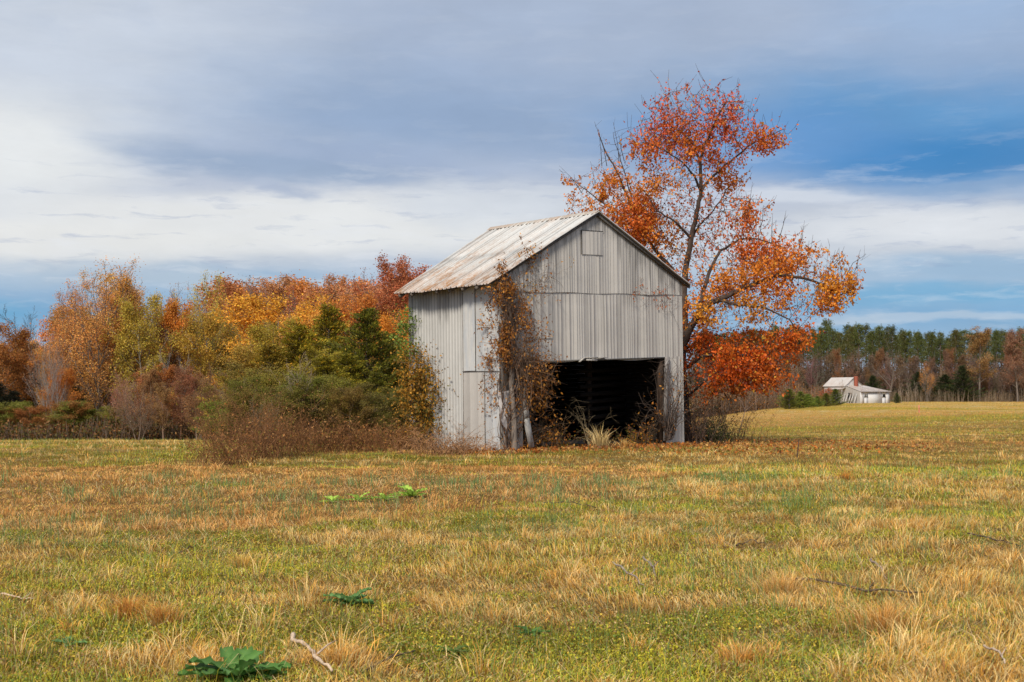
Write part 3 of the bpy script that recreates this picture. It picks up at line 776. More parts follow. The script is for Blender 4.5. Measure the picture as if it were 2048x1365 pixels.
def pine_proto(seed):
    global rng
    rng = np.random.default_rng(seed); random.seed(seed)
    Ht = 18; mb = MB(); z = np.linspace(-.5, Ht, 9)
    P = np.stack([np.cumsum(rng.normal(size=9) * .05), np.cumsum(rng.normal(size=9) * .05), z], 1); mb.tube(P, np.linspace(.2, .05, 9), 6)
    tw0 = []; tw1 = []; pts = []
    for k in range(46):
        t = .55 + .45 * (k / 46) ** .9; zz = Ht * t; a = k * 2.4 + random.random(); Rr = (2.3 * (1 - (t - .55) / .47) ** .6 + .25) * random.uniform(.55, 1.15)
        if random.random() < .1: Rr *= 1.3
        b = np.array([0, 0, zz]); e = b + np.array([math.cos(a) * Rr, math.sin(a) * Rr, Rr * random.uniform(.05, .5)])
        tw0.append(b); tw1.append(e)
        for q in np.linspace(.35, 1, 5): pts += [b + (e - b) * q + rng.normal(size=3) * .22 for _ in range(4)]
    for k in range(7):
        zz = Ht * random.uniform(.3, .55); a = random.random() * 6.28; tw0.append(np.array([0, 0, zz])); tw1.append(np.array([math.cos(a) * .8, math.sin(a) * .8, zz + .1]))
    mb.segs(np.array(tw0), np.array(tw1), .035, .012, 3); wm = mb.mesh('pine_wood', True); wm.materials.append(M_BARK)
    pts = np.array(pts); n = 5200; idx = rng.integers(0, len(pts), n); Pn = pts[idx] + rng.normal(size=(n, 3)) * .10
    C = (.55 + .8 * rng.random(n))[:, None] * np.ones((1, 3)) * (.7 + .6 * fbm(Pn[:, 0], Pn[:, 2], 3, 2))[:, None]
    l = MB(); l.leaves(Pn, .26 * (.7 + .6 * rng.random(n)), C, -.3, .28); lm = l.mesh('pine_needles'); lm.materials.append(M_LEAF)
    PROTO.setdefault('pine', []).append((wm, lm, Ht))
for s_ in (1, 2, 3): pine_proto(s_)
def cedar_proto(seed, open_=.0):
    global rng
    rng = np.random.default_rng(seed); random.seed(seed)
    Ht = 4.6; mb = MB(); mb.tube(np.array([[0, 0, -.3], [.03, 0, 1.5], [0, .04, 3], [0, 0, Ht]]), [.09, .07, .04, .01], 6)
    T0 = []; T1 = []; P = []; Dn = []; Dk = []
    for k in range(170):
        t = (k + random.random()) / 170; zz = .1 + (Ht - .1) * t ** 1.05; a = k * 2.4 + random.random() * 1.5
        lobe = .30 + 1.35 * vnoise(a * 1.1, zz * 1.4, seed)
        Rr = (1.45 * (1 - (zz / Ht)) ** .85 + .06) * lobe * random.uniform(.6, 1.25)
        if zz < .8: Rr *= .75 + .3 * zz
        b = np.array([0, 0, zz - .1 * Rr]); e = b + np.array([math.cos(a) * Rr, math.sin(a) * Rr, Rr * random.uniform(.25, .85)])
        T0.append(b); T1.append(e); dr = unit(e - b)
        m = int(12 + 46 * Rr)
        for q in range(m):
            u = .25 + .80 * (q + random.random()) / m
            o = rng.normal(size=3) * (.02 + .13 * max(0, 1.05 - u)) * np.array([1, 1, .6])
            P.append(b + (e - b) * u + o); Dn.append(dr * .9 + np.array([0, 0, .45])); Dk.append(.22 + .95 * u ** 1.8)  # foliage darkened toward the stem, inner crown shade put into the colour
    mb.segs(np.array(T0), np.array(T1), .014, .004, 3); wm = mb.mesh('cedar_wood', True); wm.materials.append(M_BARK)
    P = np.array(P); n = len(P); rep = 3
    P = np.repeat(P, rep, 0) + rng.normal(size=(n * rep, 3)) * .035; Dn = np.repeat(np.array(Dn), rep, 0); Dk = np.repeat(np.array(Dk), rep)
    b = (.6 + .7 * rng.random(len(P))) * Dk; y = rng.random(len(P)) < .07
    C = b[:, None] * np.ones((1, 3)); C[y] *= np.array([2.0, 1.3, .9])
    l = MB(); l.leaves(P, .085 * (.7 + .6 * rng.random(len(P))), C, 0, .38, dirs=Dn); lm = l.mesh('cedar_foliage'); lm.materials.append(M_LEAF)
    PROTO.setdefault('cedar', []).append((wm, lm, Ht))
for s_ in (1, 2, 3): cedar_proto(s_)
rng = np.random.default_rng(1234); random.seed(1234)

def plant_tree(name, label, cat, kind, px, D, ytop=None, tint=(1, 1, 1), bark=(.12, .10, .085), group=None, width=1.0, var=None, height=None, trunkname='trunk', ground=None):
    vs = PROTO[kind]; v = vs[(random.randrange(len(vs)) if var is None else var) % len(vs)]
    x, y, z = atd(px, D)
    if ground is not None: z = ground
    hh = height if height else (HZ - ytop) * D / FPX + CAMZ - z
    s = hh / v[2]
    root = empty(name, label, cat, (x, y, z - .05), random.random() * 6.28, group)
    root.scale = (s * width, s * width, s)
    o = link(trunkname, v[0], None, root, bark)
    if v[1] is not None: link('crown', v[1], None, root, tint)
    return root

def jit(c, a=.12):
    k = 1 + random.uniform(-a, a); return tuple(max(.004, x * k * (1 + random.uniform(-a * .5, a * .5))) for x in c)
RUST = (.46, .20, .05); OLIVE = (.34, .25, .04); GOLD = (.50, .24, .022); PINKB = (.38, .19, .10); REDB = (.42, .14, .055); YELG = (.42, .34, .05); BROWN = (.27, .15, .065); ORNG = (.46, .16, .022); PURP = (.20, .12, .10)
GB_ = (.20, .17, .15)
# ------------------------------------------------------------------ woods on the left
T = plant_tree
T('broadleaf_tree', 'tallest fan-shaped rust and olive tree rising from the wood edge', 'tree', 'fan', 198, 100, 512, (.50, .25, .07), GB_, width=1.35, var=0)
T('broadleaf_tree', 'rusty tree with thin upswept twigs joined to the tall fan-shaped one', 'tree', 'fan', 152, 103, 560, RUST, GB_, var=1, width=1.1)
T('broadleaf_tree', 'narrow olive tree just beside the tall fan-shaped one', 'tree', 'tall', 262, 102, 548, (.46, .27, .06), GB_, width=1.25, var=0)
T('broadleaf_tree', 'olive yellow tree with a pale slanting trunk in the wood', 'tree', 'round', 290, 98, 585, OLIVE, (.36, .33, .28), var=0, width=.8)
T('broadleaf_tree', 'pink-brown thin-topped tree between olive crowns', 'tree', 'sparse', 352, 118, 564, PINKB, GB_, var=0)
T('broadleaf_tree', 'orange crowned tree below the pink-brown thin one', 'tree', 'round', 340, 104, 600, (.42, .17, .03), GB_, var=1, width=.75)
T('broadleaf_tree', 'yellow-green tufted tree standing above its neighbours', 'tree', 'fan', 428, 106, 545, YELG, GB_, width=.85, var=1)
T('broadleaf_tree', 'broad olive gold tree filling in below the yellow-green tufted one', 'tree', 'round', 400, 99, 618, (.32, .20, .03), (.33, .30, .25), var=0)
T('broadleaf_tree', 'dull olive tree with pale stems close to the golden maple', 'tree', 'fan', 462, 100, 610, OLIVE, (.33, .30, .25), var=0, width=.8)
T('broadleaf_tree', 'golden orange maple, brightest crown in the wood', 'tree', 'round', 552, 90, 588, (.54, .28, .035), GB_, width=1.3, var=1)
T('broadleaf_tree', 'second golden maple, lower and nearer the cedars', 'tree', 'round', 608, 86, 622, (.46, .23, .04), GB_, width=1.1, var=0)
T('broadleaf_tree', 'purplish thin tree with almost no leaves behind the golden maple', 'tree', 'sparse', 505, 126, 552, PURP, GB_, width=1.1)
T('broadleaf_tree', 'tall dark red tree rising behind the barn eave', 'tree', 'tall', 778, 112, 510, (.34, .115, .05), (.16, .12, .10), width=1.15, var=1)
T('broadleaf_tree', 'dark red tree partly hidden by the barn roof', 'tree', 'tall', 818, 114, 522, (.36, .12, .05), (.16, .12, .10), width=1.4, var=2)
T('broadleaf_tree', 'thin bare-topped reddish tree left of the dark red one'.replace('left of', 'beside'), 'tree', 'sparse', 735, 116, 535, (.30, .13, .07), GB_)
T('broadleaf_tree', 'orange yellow tree showing in the gap beside the barn wall', 'tree', 'round', 822, 84, 610, (.50, .20, .025), GB_, var=0, width=.9)
T('broadleaf_tree', 'orange tree top among red-brown crowns beyond the cedars', 'tree', 'round', 700, 108, 585, (.44, .17, .035), GB_, var=1)
T('bare_tree', 'leafless bluish tree at the picture edge'.replace('picture edge', 'end of the wood'), 'tree', 'bare', 22, 118, 606, bark=(.10, .11, .12), var=0)
T('bare_tree', 'leafless tree with spread twigs against pale sky', 'tree', 'bare', 66, 120, 626, bark=(.10, .11, .12), var=1)
T('broadleaf_tree', 'brown leafy tree at the shaded end of the wood', 'tree', 'round', -8, 104, 640, (.26, .11, .03), GB_, var=0)
T('broadleaf_tree', 'low reddish thin tree under the fan-shaped one', 'tree', 'sparse', 105, 98, 665, PINKB, (.26, .24, .22), var=1)
T('broadleaf_tree', 'small orange-leaved sapling before dark shade', 'tree', 'round', 128, 95, 735, (.40, .15, .03), GB_, var=1, width=.8)
T('cedar_tree', 'dark round-topped cedar in the shade at the wood end', 'tree', 'cedar', 45, 112, 684, (.05, .06, .028), GB_, var=0, width=1.7)
T('cedar_tree', 'dark cedar below the fan-shaped tree', 'tree', 'cedar', 152, 99, 775, (.035, .055, .02), GB_, var=1, width=1.2)
for px, yt in ((-4, 768), (26, 782)):  # added near-black cedars stand in for a dark gap of shade
    T('cedar_tree', 'near-black cedar shape added to stand for the shaded gap at the wood end', 'tree', 'cedar', px, 96, yt, (.03, .035, .02), GB_, group='very dark cedars at the end of the wood', width=1.9)
for px, yt in ((92, 690), (104, 700), (118, 720), (325, 690), (372, 700)):
    T('bare_tree', 'slim pale bare trunk at the wood edge', 'tree', 'bare', px, 94, yt, bark=(.38, .35, .33), group='slim pale bare trees at the wood edge', width=.5)
for px, yt, tint in ((128, 582, (.44, .22, .07)), (176, 540, (.52, .30, .07)), (228, 545, (.48, .27, .06)), (246, 575, (.40, .27, .05)), (318, 590, (.46, .28, .06))):
    T('broadleaf_tree', 'upswept golden tan tree among the tallest near the wood end', 'tree', 'fan', px, random.uniform(104, 110), yt, tint, GB_, group='golden tan trees near the wood end', width=.9)
# red-brown row behind, and the body of the wood
for k in range(16):
    px = 470 + k * 24 + random.uniform(-8, 8)
    T('broadleaf_tree', 'red-brown tree in the far row of the wood', 'tree', random.choice(['tall', 'tall', 'round', 'sparse']), px, random.uniform(128, 145), random.uniform(545, 580), jit(random.choice([REDB, RUST, (.40, .18, .08), (.44, .22, .09)]), .15), GB_, group='red-brown trees in the far row', width=1.35)
tints = [RUST, OLIVE, BROWN, PINKB, (.46, .26, .05), (.50, .27, .05)]
for k in range(46):
    px = -120 + k * 22 + random.uniform(-9, 9); yt = random.uniform(612, 668)
    if px < 110: yt += 38
    T('broadleaf_tree', 'mixed olive and brown tree inside the wood', 'tree', random.choice(['fan', 'round', 'tall', 'sparse', 'round']), px, random.uniform(104, 124), yt, jit(random.choice(tints), .2), jit((.2, .17, .15), .4), group='mixed trees inside the wood', width=random.uniform(.9, 1.2))
for k in range(17):
    px = 255 + k * 17 + random.uniform(-9, 9); yt = 735 + abs(px - 380) * .05 + random.uniform(-22, 30)
    T('shrub', 'rust red shrub along the wood edge', 'shrub', random.choice(['tall', 'sparse', 'fan']), px, random.uniform(84, 92), yt, jit(random.choice([(.26, .11, .06), (.24, .12, .08), (.34, .14, .045), BROWN]), .15), jit((.26, .17, .13), .3), group='rust red shrubs along the wood edge', width=1.5)
for k in range(14):
    px = -60 + k * 24 + random.uniform(-9, 9)
    T('shrub', 'low olive brown shrub at the foot of the wood', 'shrub', 'round', px, random.uniform(88, 92), random.uniform(800, 835), jit(random.choice([(.22, .12, .03), (.17, .17, .03), (.25, .11, .03)]), .15), (.12, .09, .07), group='low shrubs at the foot of the wood', width=2.2)

# thicket that closes the wood: countless stems and leaves
def thicket(name, label, x0x1, D, hmax, n, cols, leafsize, stemc, seed, hfun=None):
    global rng
    rng = np.random.default_rng(seed)
    px = x0x1[0] + (x0x1[1] - x0x1[0]) * rng.random(n)
    if callable(D): y = D(px) + rng.normal(size=n) * 3
    else: y = D[0] + (D[1] - D[0]) * rng.random(n)
    x = (px - 1024) / FPX * y; z = H(x, y)
    hh = hmax * (.4 + .6 * rng.random(n)) * (.6 + .8 * fbm(x * .25, y * .25, seed, 3))
    mb = MB(); k = rng.random(n) < .5; m = k.sum()
    B = np.stack([x, y, z - .1], 1)[k]; Tp = B + np.stack([rng.normal(size=m) * .25, rng.normal(size=m) * .25, hh[k]], 1)
    sc = np.array(stemc) * (.5 + 1.0 * rng.random(m))[:, None]
    mb.segs(B, Tp, .035, .012, 3, sc)
    wood_faces = None
    L = 5; P = np.repeat(np.stack([x, y, z], 1), L, 0) + np.stack([rng.normal(size=n * L) * .5, rng.normal(size=n * L) * .5, np.repeat(hh, L) * rng.random(n * L)], 1)
    cc = np.array(cols)[rng.integers(0, len(cols), n * L)] * (.5 + .8 * rng.random(n * L))[:, None]
    patch = .55 + .9 * fbm(P[:, 0] * .35, P[:, 2] * .5, seed + 3, 3); cc = cc * patch[:, None]
    mb.leaves(P, leafsize * (.6 + .8 * rng.random(n * L)), cc, 0, .6)
    o = mb.build(name, M_LEAF); tag(o, label, 'undergrowth', kind='stuff'); return o
thicket('woodland_undergrowth', 'tangled brown undergrowth and stems deep in the autumn wood', (-250, 900), (118, 132), 8.5, 9000, [(.11, .06, .025), (.08, .06, .02), (.14, .07, .03), (.05, .035, .02)], .42, (.16, .13, .11), 5)
thicket('woodland_scrub', 'knee high rusty scrub along the edge of the autumn wood', (-200, 560), (86, 94), 1.7, 5000, [(.22, .11, .04), (.16, .12, .035), (.25, .12, .05), (.10, .10, .03)], .2, (.22, .16, .12), 6)
rng = np.random.default_rng(77); random.seed(77)

# ------------------------------------------------------------------ cedars beside the barn
CED = (.33, .27, .025); CEDD = (.20, .20, .025)
ced = [(598, 46, 652, (.40, .32, .03), 1.7, 2, 'shaggy olive yellow cedar in the middle of the overgrowth'), (540, 45, 690, (.42, .30, .04), 1.9, 0, 'wide brownish yellow cedar toward the field end of the overgrowth'),
       (648, 42.5, 712, (.36, .30, .03), 2.0, 1, 'low spreading olive cedar before the pointed one'),(735, 48, 618, CEDD, 1.45, 0, 'dark green cedar, tallest of those beside the barn'),
       (656, 50, 612, CED, 1.3, 1, 'pointed olive green cedar with the highest tip'),
       (782, 51, 668, CEDD, 1.3, 1, 'dark cedar closest to the barn wall'),
       (694, 44.5, 708, (.28, .25, .025), 2.0, 2, 'short wide cedar in front of the two tall ones'),
       (752, 44, 745, CEDD, 1.9, 1, 'squat dark cedar before the tallest one')]
for px, D, yt, tint, wd, v, kd, lab in [
       (575, 48, 632, (.30, .22, .03), 1.15, 0, 'round', 'broad shaggy olive yellow tree at the outer side of the cedars'),
       (516, 46, 690, (.31, .20, .035), 1.3, 1, 'round', 'shaggy yellow-brown small tree farthest from the barn'),
       (622, 45, 690, (.25, .20, .025), 1.2, 0, 'round', 'olive bushy tree before the pointed cedar'),
       (560, 42, 735, (.22, .18, .03), 1.5, 1, 'round', 'low olive bush with pale twigs below the broad shaggy tree'),
       (465, 42, 760, (.30, .17, .05), 1.5, 0, 'sparse', 'thin brown bush at the outer end of the overgrowth'),
       (640, 41, 760, (.20, .16, .03), 1.5, 0, 'round', 'rounded olive bush low in the middle of the overgrowth'),
       (705, 41, 785, (.19, .13, .03), 1.6, 1, 'round', 'brownish green bush low before the dark cedars'),
       (535, 38, 790, (.30, .17, .05), 1.6, 1, 'sparse', 'wispy rust bush behind the bramble mounds'),
       (610, 40, 700, (.2, .2, .2), 1.0, 0, 'bare', 'bare pale-twigged small tree poking out of the olive bushes'),
       (690, 42, 745, (.2, .2, .2), 1.0, 1, 'bare', 'second bare small tree, nearer the dark cedars')]:
    T('bush' if kd != 'bare' else 'bare_tree', lab, 'bush' if kd != 'bare' else 'tree', kd, px, D, yt, tint, (.30, .23, .17) if kd != 'bare' else (.36, .28, .22), width=wd, var=v)
for k, (px, D, yt) in enumerate([(445, 41, 800), (478, 39.5, 772), (512, 40.5, 748), (548, 39, 770), (586, 40.5, 742), (625, 39.5, 760), (664, 41, 748), (700, 39.5, 772), (735, 40.5, 762), (772, 41.5, 770), (806, 43, 775), (495, 43, 720), (790, 41, 812), (760, 40, 820)]):
    T('bush', 'dark olive and brown bush packed into the overgrowth below the cedars', 'bush', 'round', px, D, yt, jit(random.choice([(.16, .155, .025), (.12, .12, .02), (.19, .15, .03), (.15, .11, .025)]), .2), (.20, .14, .10), group='dark bushes packed below the cedars', width=random.uniform(1.4, 1.9))
for px, D, yt, tint, wd, v, lab in ced:
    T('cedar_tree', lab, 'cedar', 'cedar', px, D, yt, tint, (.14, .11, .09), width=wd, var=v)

# ------------------------------------------------------------------ brush and brambles
def canes(n, spread, Lr, r=.007, arch=.5, twigs=4, fl=.25, lean=(0, 0)):
    """arching canes with side twigs; returns segment arrays and tip points"""
    A = []; B = []; r0 = []; r1 = []; tips = []
    for k in range(n):
        p = np.array([rng.normal() * spread[0], rng.normal() * spread[1], -.05]) if n > 24 else np.array([0, 0, -.05]); a = random.random() * 6.28
        d = unit(np.array([math.cos(a) * fl + lean[0], math.sin(a) * fl + lean[1], 1])); L = random.uniform(*Lr); seg = 8
        bend = np.array([math.cos(a), math.sin(a), -arch * 1.6]) * random.uniform(.2, 1) * .16
        pts = [p]
        for q in range(seg):
            d = unit(d + bend * (q / seg) * 1.6 + rng.normal(size=3) * .08); p = p + d * L / seg; pts.append(p)
        for q in range(seg):
            A.append(pts[q]); B.append(pts[q + 1]); r0.append(r * (1 - q / (seg + 1))); r1.append(r * (1 - (q + 1) / (seg + 1)))
        for q in range(twigs):
            i = random.randrange(2, seg); b = pts[i]; e = unit(pts[i] - pts[i - 1] + rng.normal(size=3) * .7)
            l = L * random.uniform(.08, .28); m = b + e * l * .5; e2 = unit(e + rng.normal(size=3) * .4); t = m + e2 * l * .5
            A += [b, m]; B += [m, t]; r0 += [r * .5, r * .4]; r1 += [r * .4, r * .2]; tips += [m, t]
        tips.append(pts[-1])
    return np.array(A), np.array(B), np.array(r0), np.array(r1), np.array(tips)
def brush(name, label, cat, px, py, n, spread, Lr, stemc, leafc=None, nleaf=0, lsize=.06, group=None, r=.007, arch=.5, fl=.3, twigs=4, D=None, lean=(0, 0), var=.5):
    if D is None: x, y, z = place(px, py)
    else: x, y, z = atd(px, D)
    A, B, r0, r1, tips = canes(n, spread, Lr, r, arch, twigs, fl, lean)
    dz = H(x + A[:, 0], y + A[:, 1]) * 0
    root = empty(name, label, cat, (x, y, z), 0, group)
    mb = MB(); c = np.array(stemc) * (1 - var + 2 * var * rng.random(len(A)))[:, None]; mb.segs(A, B, r0, r1, 3, c); mb.build('stems', M_BARK, root)
    if nleaf:
        i = rng.integers(0, len(tips), nleaf); P = tips[i] + rng.normal(size=(nleaf, 3)) * .05
        lc = np.array(leafc)[rng.integers(0, len(leafc), nleaf)] * (.55 + .8 * rng.random(nleaf))[:, None]
        mb = MB(); mb.leaves(P, lsize * (.6 + .8 * rng.random(nleaf)), lc, .5, .5); mb.build('leaves', M_LEAF, root)
    return root
DRYC = [(.42, .19, .06), (.32, .15, .06), (.50, .27, .10)]
for px, py, n, L, lab in ((455, 930, 110, (.5, 1.7), 'outermost rusty bramble mound, low and trailing into the field'),
                          (500, 918, 150, (.9, 2.6), 'tall brown bramble mound with arching canes before the outer cedar'),
                          (560, 912, 120, (.7, 1.8), None), (620, 905, 110, (.6, 1.5), None), (680, 903, 110, (.5, 1.3), None), (735, 902, 110, (.5, 1.3), None), (790, 900, 110, (.4, 1.2), None), (840, 898, 120, (.4, 1.2), None)):
    brush('bramble', lab or 'tangle of brown brambles at the foot of the cedars', 'bramble', px, py, n, (.42, .35), L, (.24, .115, .05), DRYC + [(.45, .19, .05), (.26, .20, .04)], 800, .055, None if lab else 'brambles at the foot of the cedars', fl=.5, arch=.6, twigs=5)
brush('brush_pile', 'heap of pale dry sticks and weed stalks against the barn side', 'brush pile', 885, 908, 150, (.55, .3), (.4, 1.3), (.40, .22, .11), DRYC, 400, .05, fl=.9, arch=.9, twigs=3, r=.009)
brush('brush_pile', 'low mat of reddish stalks at the near barn corner', 'brush pile', 955, 905, 110, (.45, .2), (.25, .75), (.36, .17, .08), DRYC, 350, .045, fl=.9, arch=.9, twigs=3, r=.007)
brush('dead_weed', 'dead weed with pale branching stalks standing against the tin side wall', 'weed', 932, 902, 16, (.12, .08), (1.1, 1.7), (.46, .33, .25), None, 0, fl=.18, arch=.2, twigs=5, r=.008)
brush('dead_weed', 'leaning bundle of long dry stalks beyond the pale dead weed', 'weed', 900, 897, 14, (.2, .1), (.9, 1.6), (.46, .32, .22), None, 0, fl=.3, arch=.3, twigs=4, r=.008)

# little forked sapling by the corner
def stick_tree(name, label, cat, px, py, paths, r, c, D=None, twigs=10):
    x, y, z = place(px, py) if D is None else atd(px, D)
    root = empty(name, label, cat, (x, y, z)); mb = MB(); s = y / FPX
    for pth, rr in paths:
        P = np.array([[(a - px) * s, q * .3, (py - b) * s] for q, (a, b) in enumerate(pth)]); P[:, 1] = np.linspace(0, .15, len(P)) * random.choice([-1, 1])
        P = np.array([P[0] + (P[1] - P[0]) * 0] + list(P[1:]))
        mb.tube(P, np.linspace(rr, rr * .5, len(P)), 5, c)
        for q in range(twigs):
            i = random.randrange(1, len(P)); b = P[i]; e = b + rng.normal(size=3) * np.array([.12, .1, .10]) + np.array([0, 0, .10])
            mb.tube(np.array([b, (b + e) / 2 + rng.normal(size=3) * .02, e]), [rr * .3, rr * .2, rr * .1], 3, c)
    mb.build('trunk', M_BARK, root); return root
stick_tree('sapling', 'bare forked sapling standing before the barn corner', 'sapling', 972, 898, [([(972, 900), (973, 860), (974, 820)], .022), ([(974, 820), (960, 803), (944, 785), (935, 772)], .015), ([(974, 822), (986, 800), (992, 782), (1000, 770)], .015)], .02, (.24, .19, .15), twigs=4)
stick_tree('sapling', 'small dark forked sapling at the foot of the corner board', 'sapling', 996, 901, [([(996, 903), (1000, 880), (1005, 850)], .02), ([(996, 900), (992, 885), (984, 878), (976, 882)], .012)], .02, (.10, .07, .06), twigs=3)
s_ = stick_tree('sapling', 'leaning bare sapling with a few orange leaves at the open field side', 'sapling', 1476, 868, [([(1476, 870), (1484, 845), (1490, 823)], .03), ([(1490, 823), (1505, 810), (1520, 798), (1528, 790)], .02), ([(1490, 823), (1484, 805), (1470, 790)], .018), ([(1490, 823), (1496, 800), (1500, 785)], .014)], .02, (.17, .12, .10), twigs=12)

# ------------------------------------------------------------------ vines on the barn
def vine(name, label, starts, steps, c, leafc, nleaf, lsize=.075, r=None, droop=1.0, jitter=.25, grav=None, xr=None, zleaf=None):
    """starts: list of (x, z, dir_x, dir_z, length, r) in barn-front coordinates"""
    root = empty(name, label, 'vine', tuple(bw(starts[0][0], 0, 0)))
    o = np.array(root.location); mb = MB(); tips = []
    for (x, z, dx, dz, L, rr, yo) in starts:
        n = max(5, int(L / .12)); p = np.array([x, -yo, z]); d = unit(np.array([dx, 0, dz])); pts = [p]
        for k in range(n):
            d = unit(d + rng.normal(size=3) * np.array([jitter, .12, jitter]) + (np.array([0, 0, grav]) if grav else 0)); p = p + d * L / n
            p[1] = min(-.04, max(-.55, p[1])) if p[2] > .0 else p[1]
            if xr is not None and not (xr[0] < p[0] < xr[1]): p[0] = min(max(p[0], xr[0]), xr[1]); d[0] *= -.5
            pts.append(p.copy())
        P = bwa(np.array(pts)) - o; mb.tube(P, np.linspace(rr, rr * .35, len(P)), 4, np.array(c) * random.uniform(.6, 1.3), cap=False); tips += list(P[2:])
    mb.build('stems', M_BARK, root)
    tips = np.array(tips)
    if nleaf:
        w_ = ss(fbm(tips[:, 0] * 2.5, tips[:, 2] * 1.6, 8, 2), .38, .6) + .05
        if r: w_ = w_ * (.06 + ss(tips[:, 2] + o[2], r[0] - .4, r[0] + .3))
        i = rng.choice(len(tips), nleaf, p=w_ / w_.sum())
        P = tips[i] + rng.normal(size=(nleaf, 3)) * .07
        lc = np.array(leafc)[rng.integers(0, len(leafc), nleaf)] * (.5 + .9 * rng.random(nleaf))[:, None]
        l = MB(); l.leaves(P, lsize * (.6 + .8 * rng.random(nleaf)), lc, droop, .5); l.build('leaves', M_LEAF, root)
    return root
U = random.uniform
VLEAF = [(.44, .17, .035), (.32, .12, .03), (.55, .26, .05), (.20, .09, .035)]
st = [(U(.0, .45), U(-.1, .3), U(-.12, .12), 1, U(2.4, 4.7), U(.008, .02), U(.05, .18)) for _ in range(26)]
st += [(U(.02, .40), U(2.0, 3.9), U(-.3, .3), U(.2, 1), U(.7, 1.8), U(.006, .012), U(.06, .32)) for _ in range(110)]
vine('vine', 'thick brown creeper climbing the barn corner to the eave', st, 0, (.15, .10, .075), VLEAF, 2700, jitter=.24, xr=(-.14, .52), r=(2.3, 4.6))
st = [(U(.25, .9), U(2.1, 2.9), U(-.2, 1), U(-.9, .4), U(.4, 1.2), U(.005, .010), U(.08, .4)) for _ in range(120)]
st += [(U(.45, .85), U(1.9, 2.5), 1, U(-.5, .1), U(.8, 1.5), U(.005, .011), U(.1, .4)) for _ in range(90)]
vine('vine', 'matted brown creeper tangle drooping over the doorway edge', st, 0, (.26, .17, .115), VLEAF, 850, jitter=.34, grav=-.10, xr=(.05, 2.1))
st = [(U(.5, 1.5), U(.05, 2.0), U(-.5, 1), U(-.4, .9), U(.4, 1.2), U(.004, .008), U(-.2, .2)) for _ in range(110)]
vine('vine', 'loose creeper stems with orange leaves hanging inside the doorway corner', st, 0, (.16, .11, .08), VLEAF + [(.50, .20, .02)], 1000, jitter=.4, grav=-.06)
st = [(U(-.05, .8), U(2.8, 4.4), U(-.5, 1.3), U(-.3, 1), U(.5, 1.6), U(.003, .006), .05) for _ in range(60)]
vine('vine', 'thin creeper strands with dry leaves spread over the tin beside the corner', st, 0, (.20, .13, .10), VLEAF, 750, jitter=.5)
st = [(U(.3, 2.0), U(4.3, 5.1), U(-.2, 1), U(-.8, .9), U(.4, 1.4), U(.003, .006), .06) for _ in range(42)]
vine('vine', 'wispy creeper curls under the gable edge', st, 0, (.22, .15, .11), VLEAF + [(.42, .26, .05)], 330, jitter=.55)
st = [(U(6.40, 6.75), U(-.1, .1), U(-.25, .2), 1, U(1.4, 2.6), U(.006, .016), U(.06, .22)) for _ in range(55)]
st += [(U(6.3, 6.7), U(1.6, 2.4), U(-1, .6), U(-1, .2), U(.4, 1.1), U(.004, .008), U(.06, .25)) for _ in range(30)]
vine('vine', 'dark bare creeper on the doorway post opposite the overgrown corner', st, 0, (.12, .09, .075), VLEAF, 160)
st = [(U(5.4, 7.2), U(3.9, 4.9), U(-1, .3), U(-1, .1), U(.5, 1.5), U(.003, .005), .06) for _ in range(18)]
vine('vine', 'fine curling twigs on the tin beneath the maple', st, 0, (.16, .12, .11), [(.42, .12, .03)], 90, jitter=.5)
# creeper leaves wrapping the side face by the corner
def side_plant(name, label, cat, blobs, stems):
    root = empty(name, label, cat, tuple(bw(-.2, stems[0][0], 0))); o = np.array(root.location); mb = MB()
    for (y0, z0, y1, z1, r_) in stems:
        P = [np.array([-.25 - .1 * math.sin(t * 5), y0 + (y1 - y0) * t + .05 * math.sin(t * 9), z0 + (z1 - z0) * t]) for t in np.linspace(0, 1, 9)]
        mb.tube(bwa(P) - o, np.linspace(r_, r_ * .3, 9), 4, (.22, .17, .12))
        for k in range(26):
            i = random.randrange(2, 9); b = P[i]; e = b + np.array([U(-.3, .1), U(-.35, .35), U(0, .35)]); mb.tube(bwa([b, (b + e) / 2, e]) - o, [.006, .005, .003], 3, (.2, .15, .11))
    mb.build('stems', M_BARK, root); l = MB()
    for (y, z, ry, rz, n, cs) in blobs:
        P = np.stack([-.30 + rng.normal(size=n) * .16, y + rng.normal(size=n) * ry * .5, z + rng.normal(size=n) * rz * .5], 1); P[:, 0] = np.minimum(P[:, 0], -.06)
        kk = fbm(P[:, 1] * 5, P[:, 2] * 5, 4, 2) > .42; P = P[kk]; n = len(P)
        lc = np.array(cs)[rng.integers(0, len(cs), n)] * (.6 + .7 * rng.random(n))[:, None]
        l.leaves(bwa(P) - o, .075 * (.6 + .8 * rng.random(n)), lc, .4, .6)
    l.build('leaves', M_LEAF, root)
GRN = [(.20, .30, .05), (.28, .34, .07), (.14, .22, .04)]; OL = [(.48, .24, .03), (.55, .28, .035), (.16, .14, .03), (.26, .14, .03)]
side_plant('young_tree', 'young tree with green top and orange lower leaves against the tin side wall', 'young tree',
    [(3.95, 3.55, .45, .6, 800, GRN), (3.9, 3.0, .35, .6, 260, GRN), (3.6, 2.75, .3, .5, 120, GRN), (3.7, 2.35, .75, .65, 1900, OL), (3.4, 1.75, .9, .8, 3200, OL), (3.35, 1.1, .9, .8, 2800, OL + [(.10, .10, .025)]), (3.3, .6, .8, .5, 1200, OL)],
    [(3.6, -.1, 3.95, 4.0, .025), (3.5, -.1, 3.3, 2.4, .02)])
st = [(U(-.02, .1), U(.2, 3.6), 0, 1, U(.5, 1.2), .006, .05) for _ in range(6)]
l_pts = []
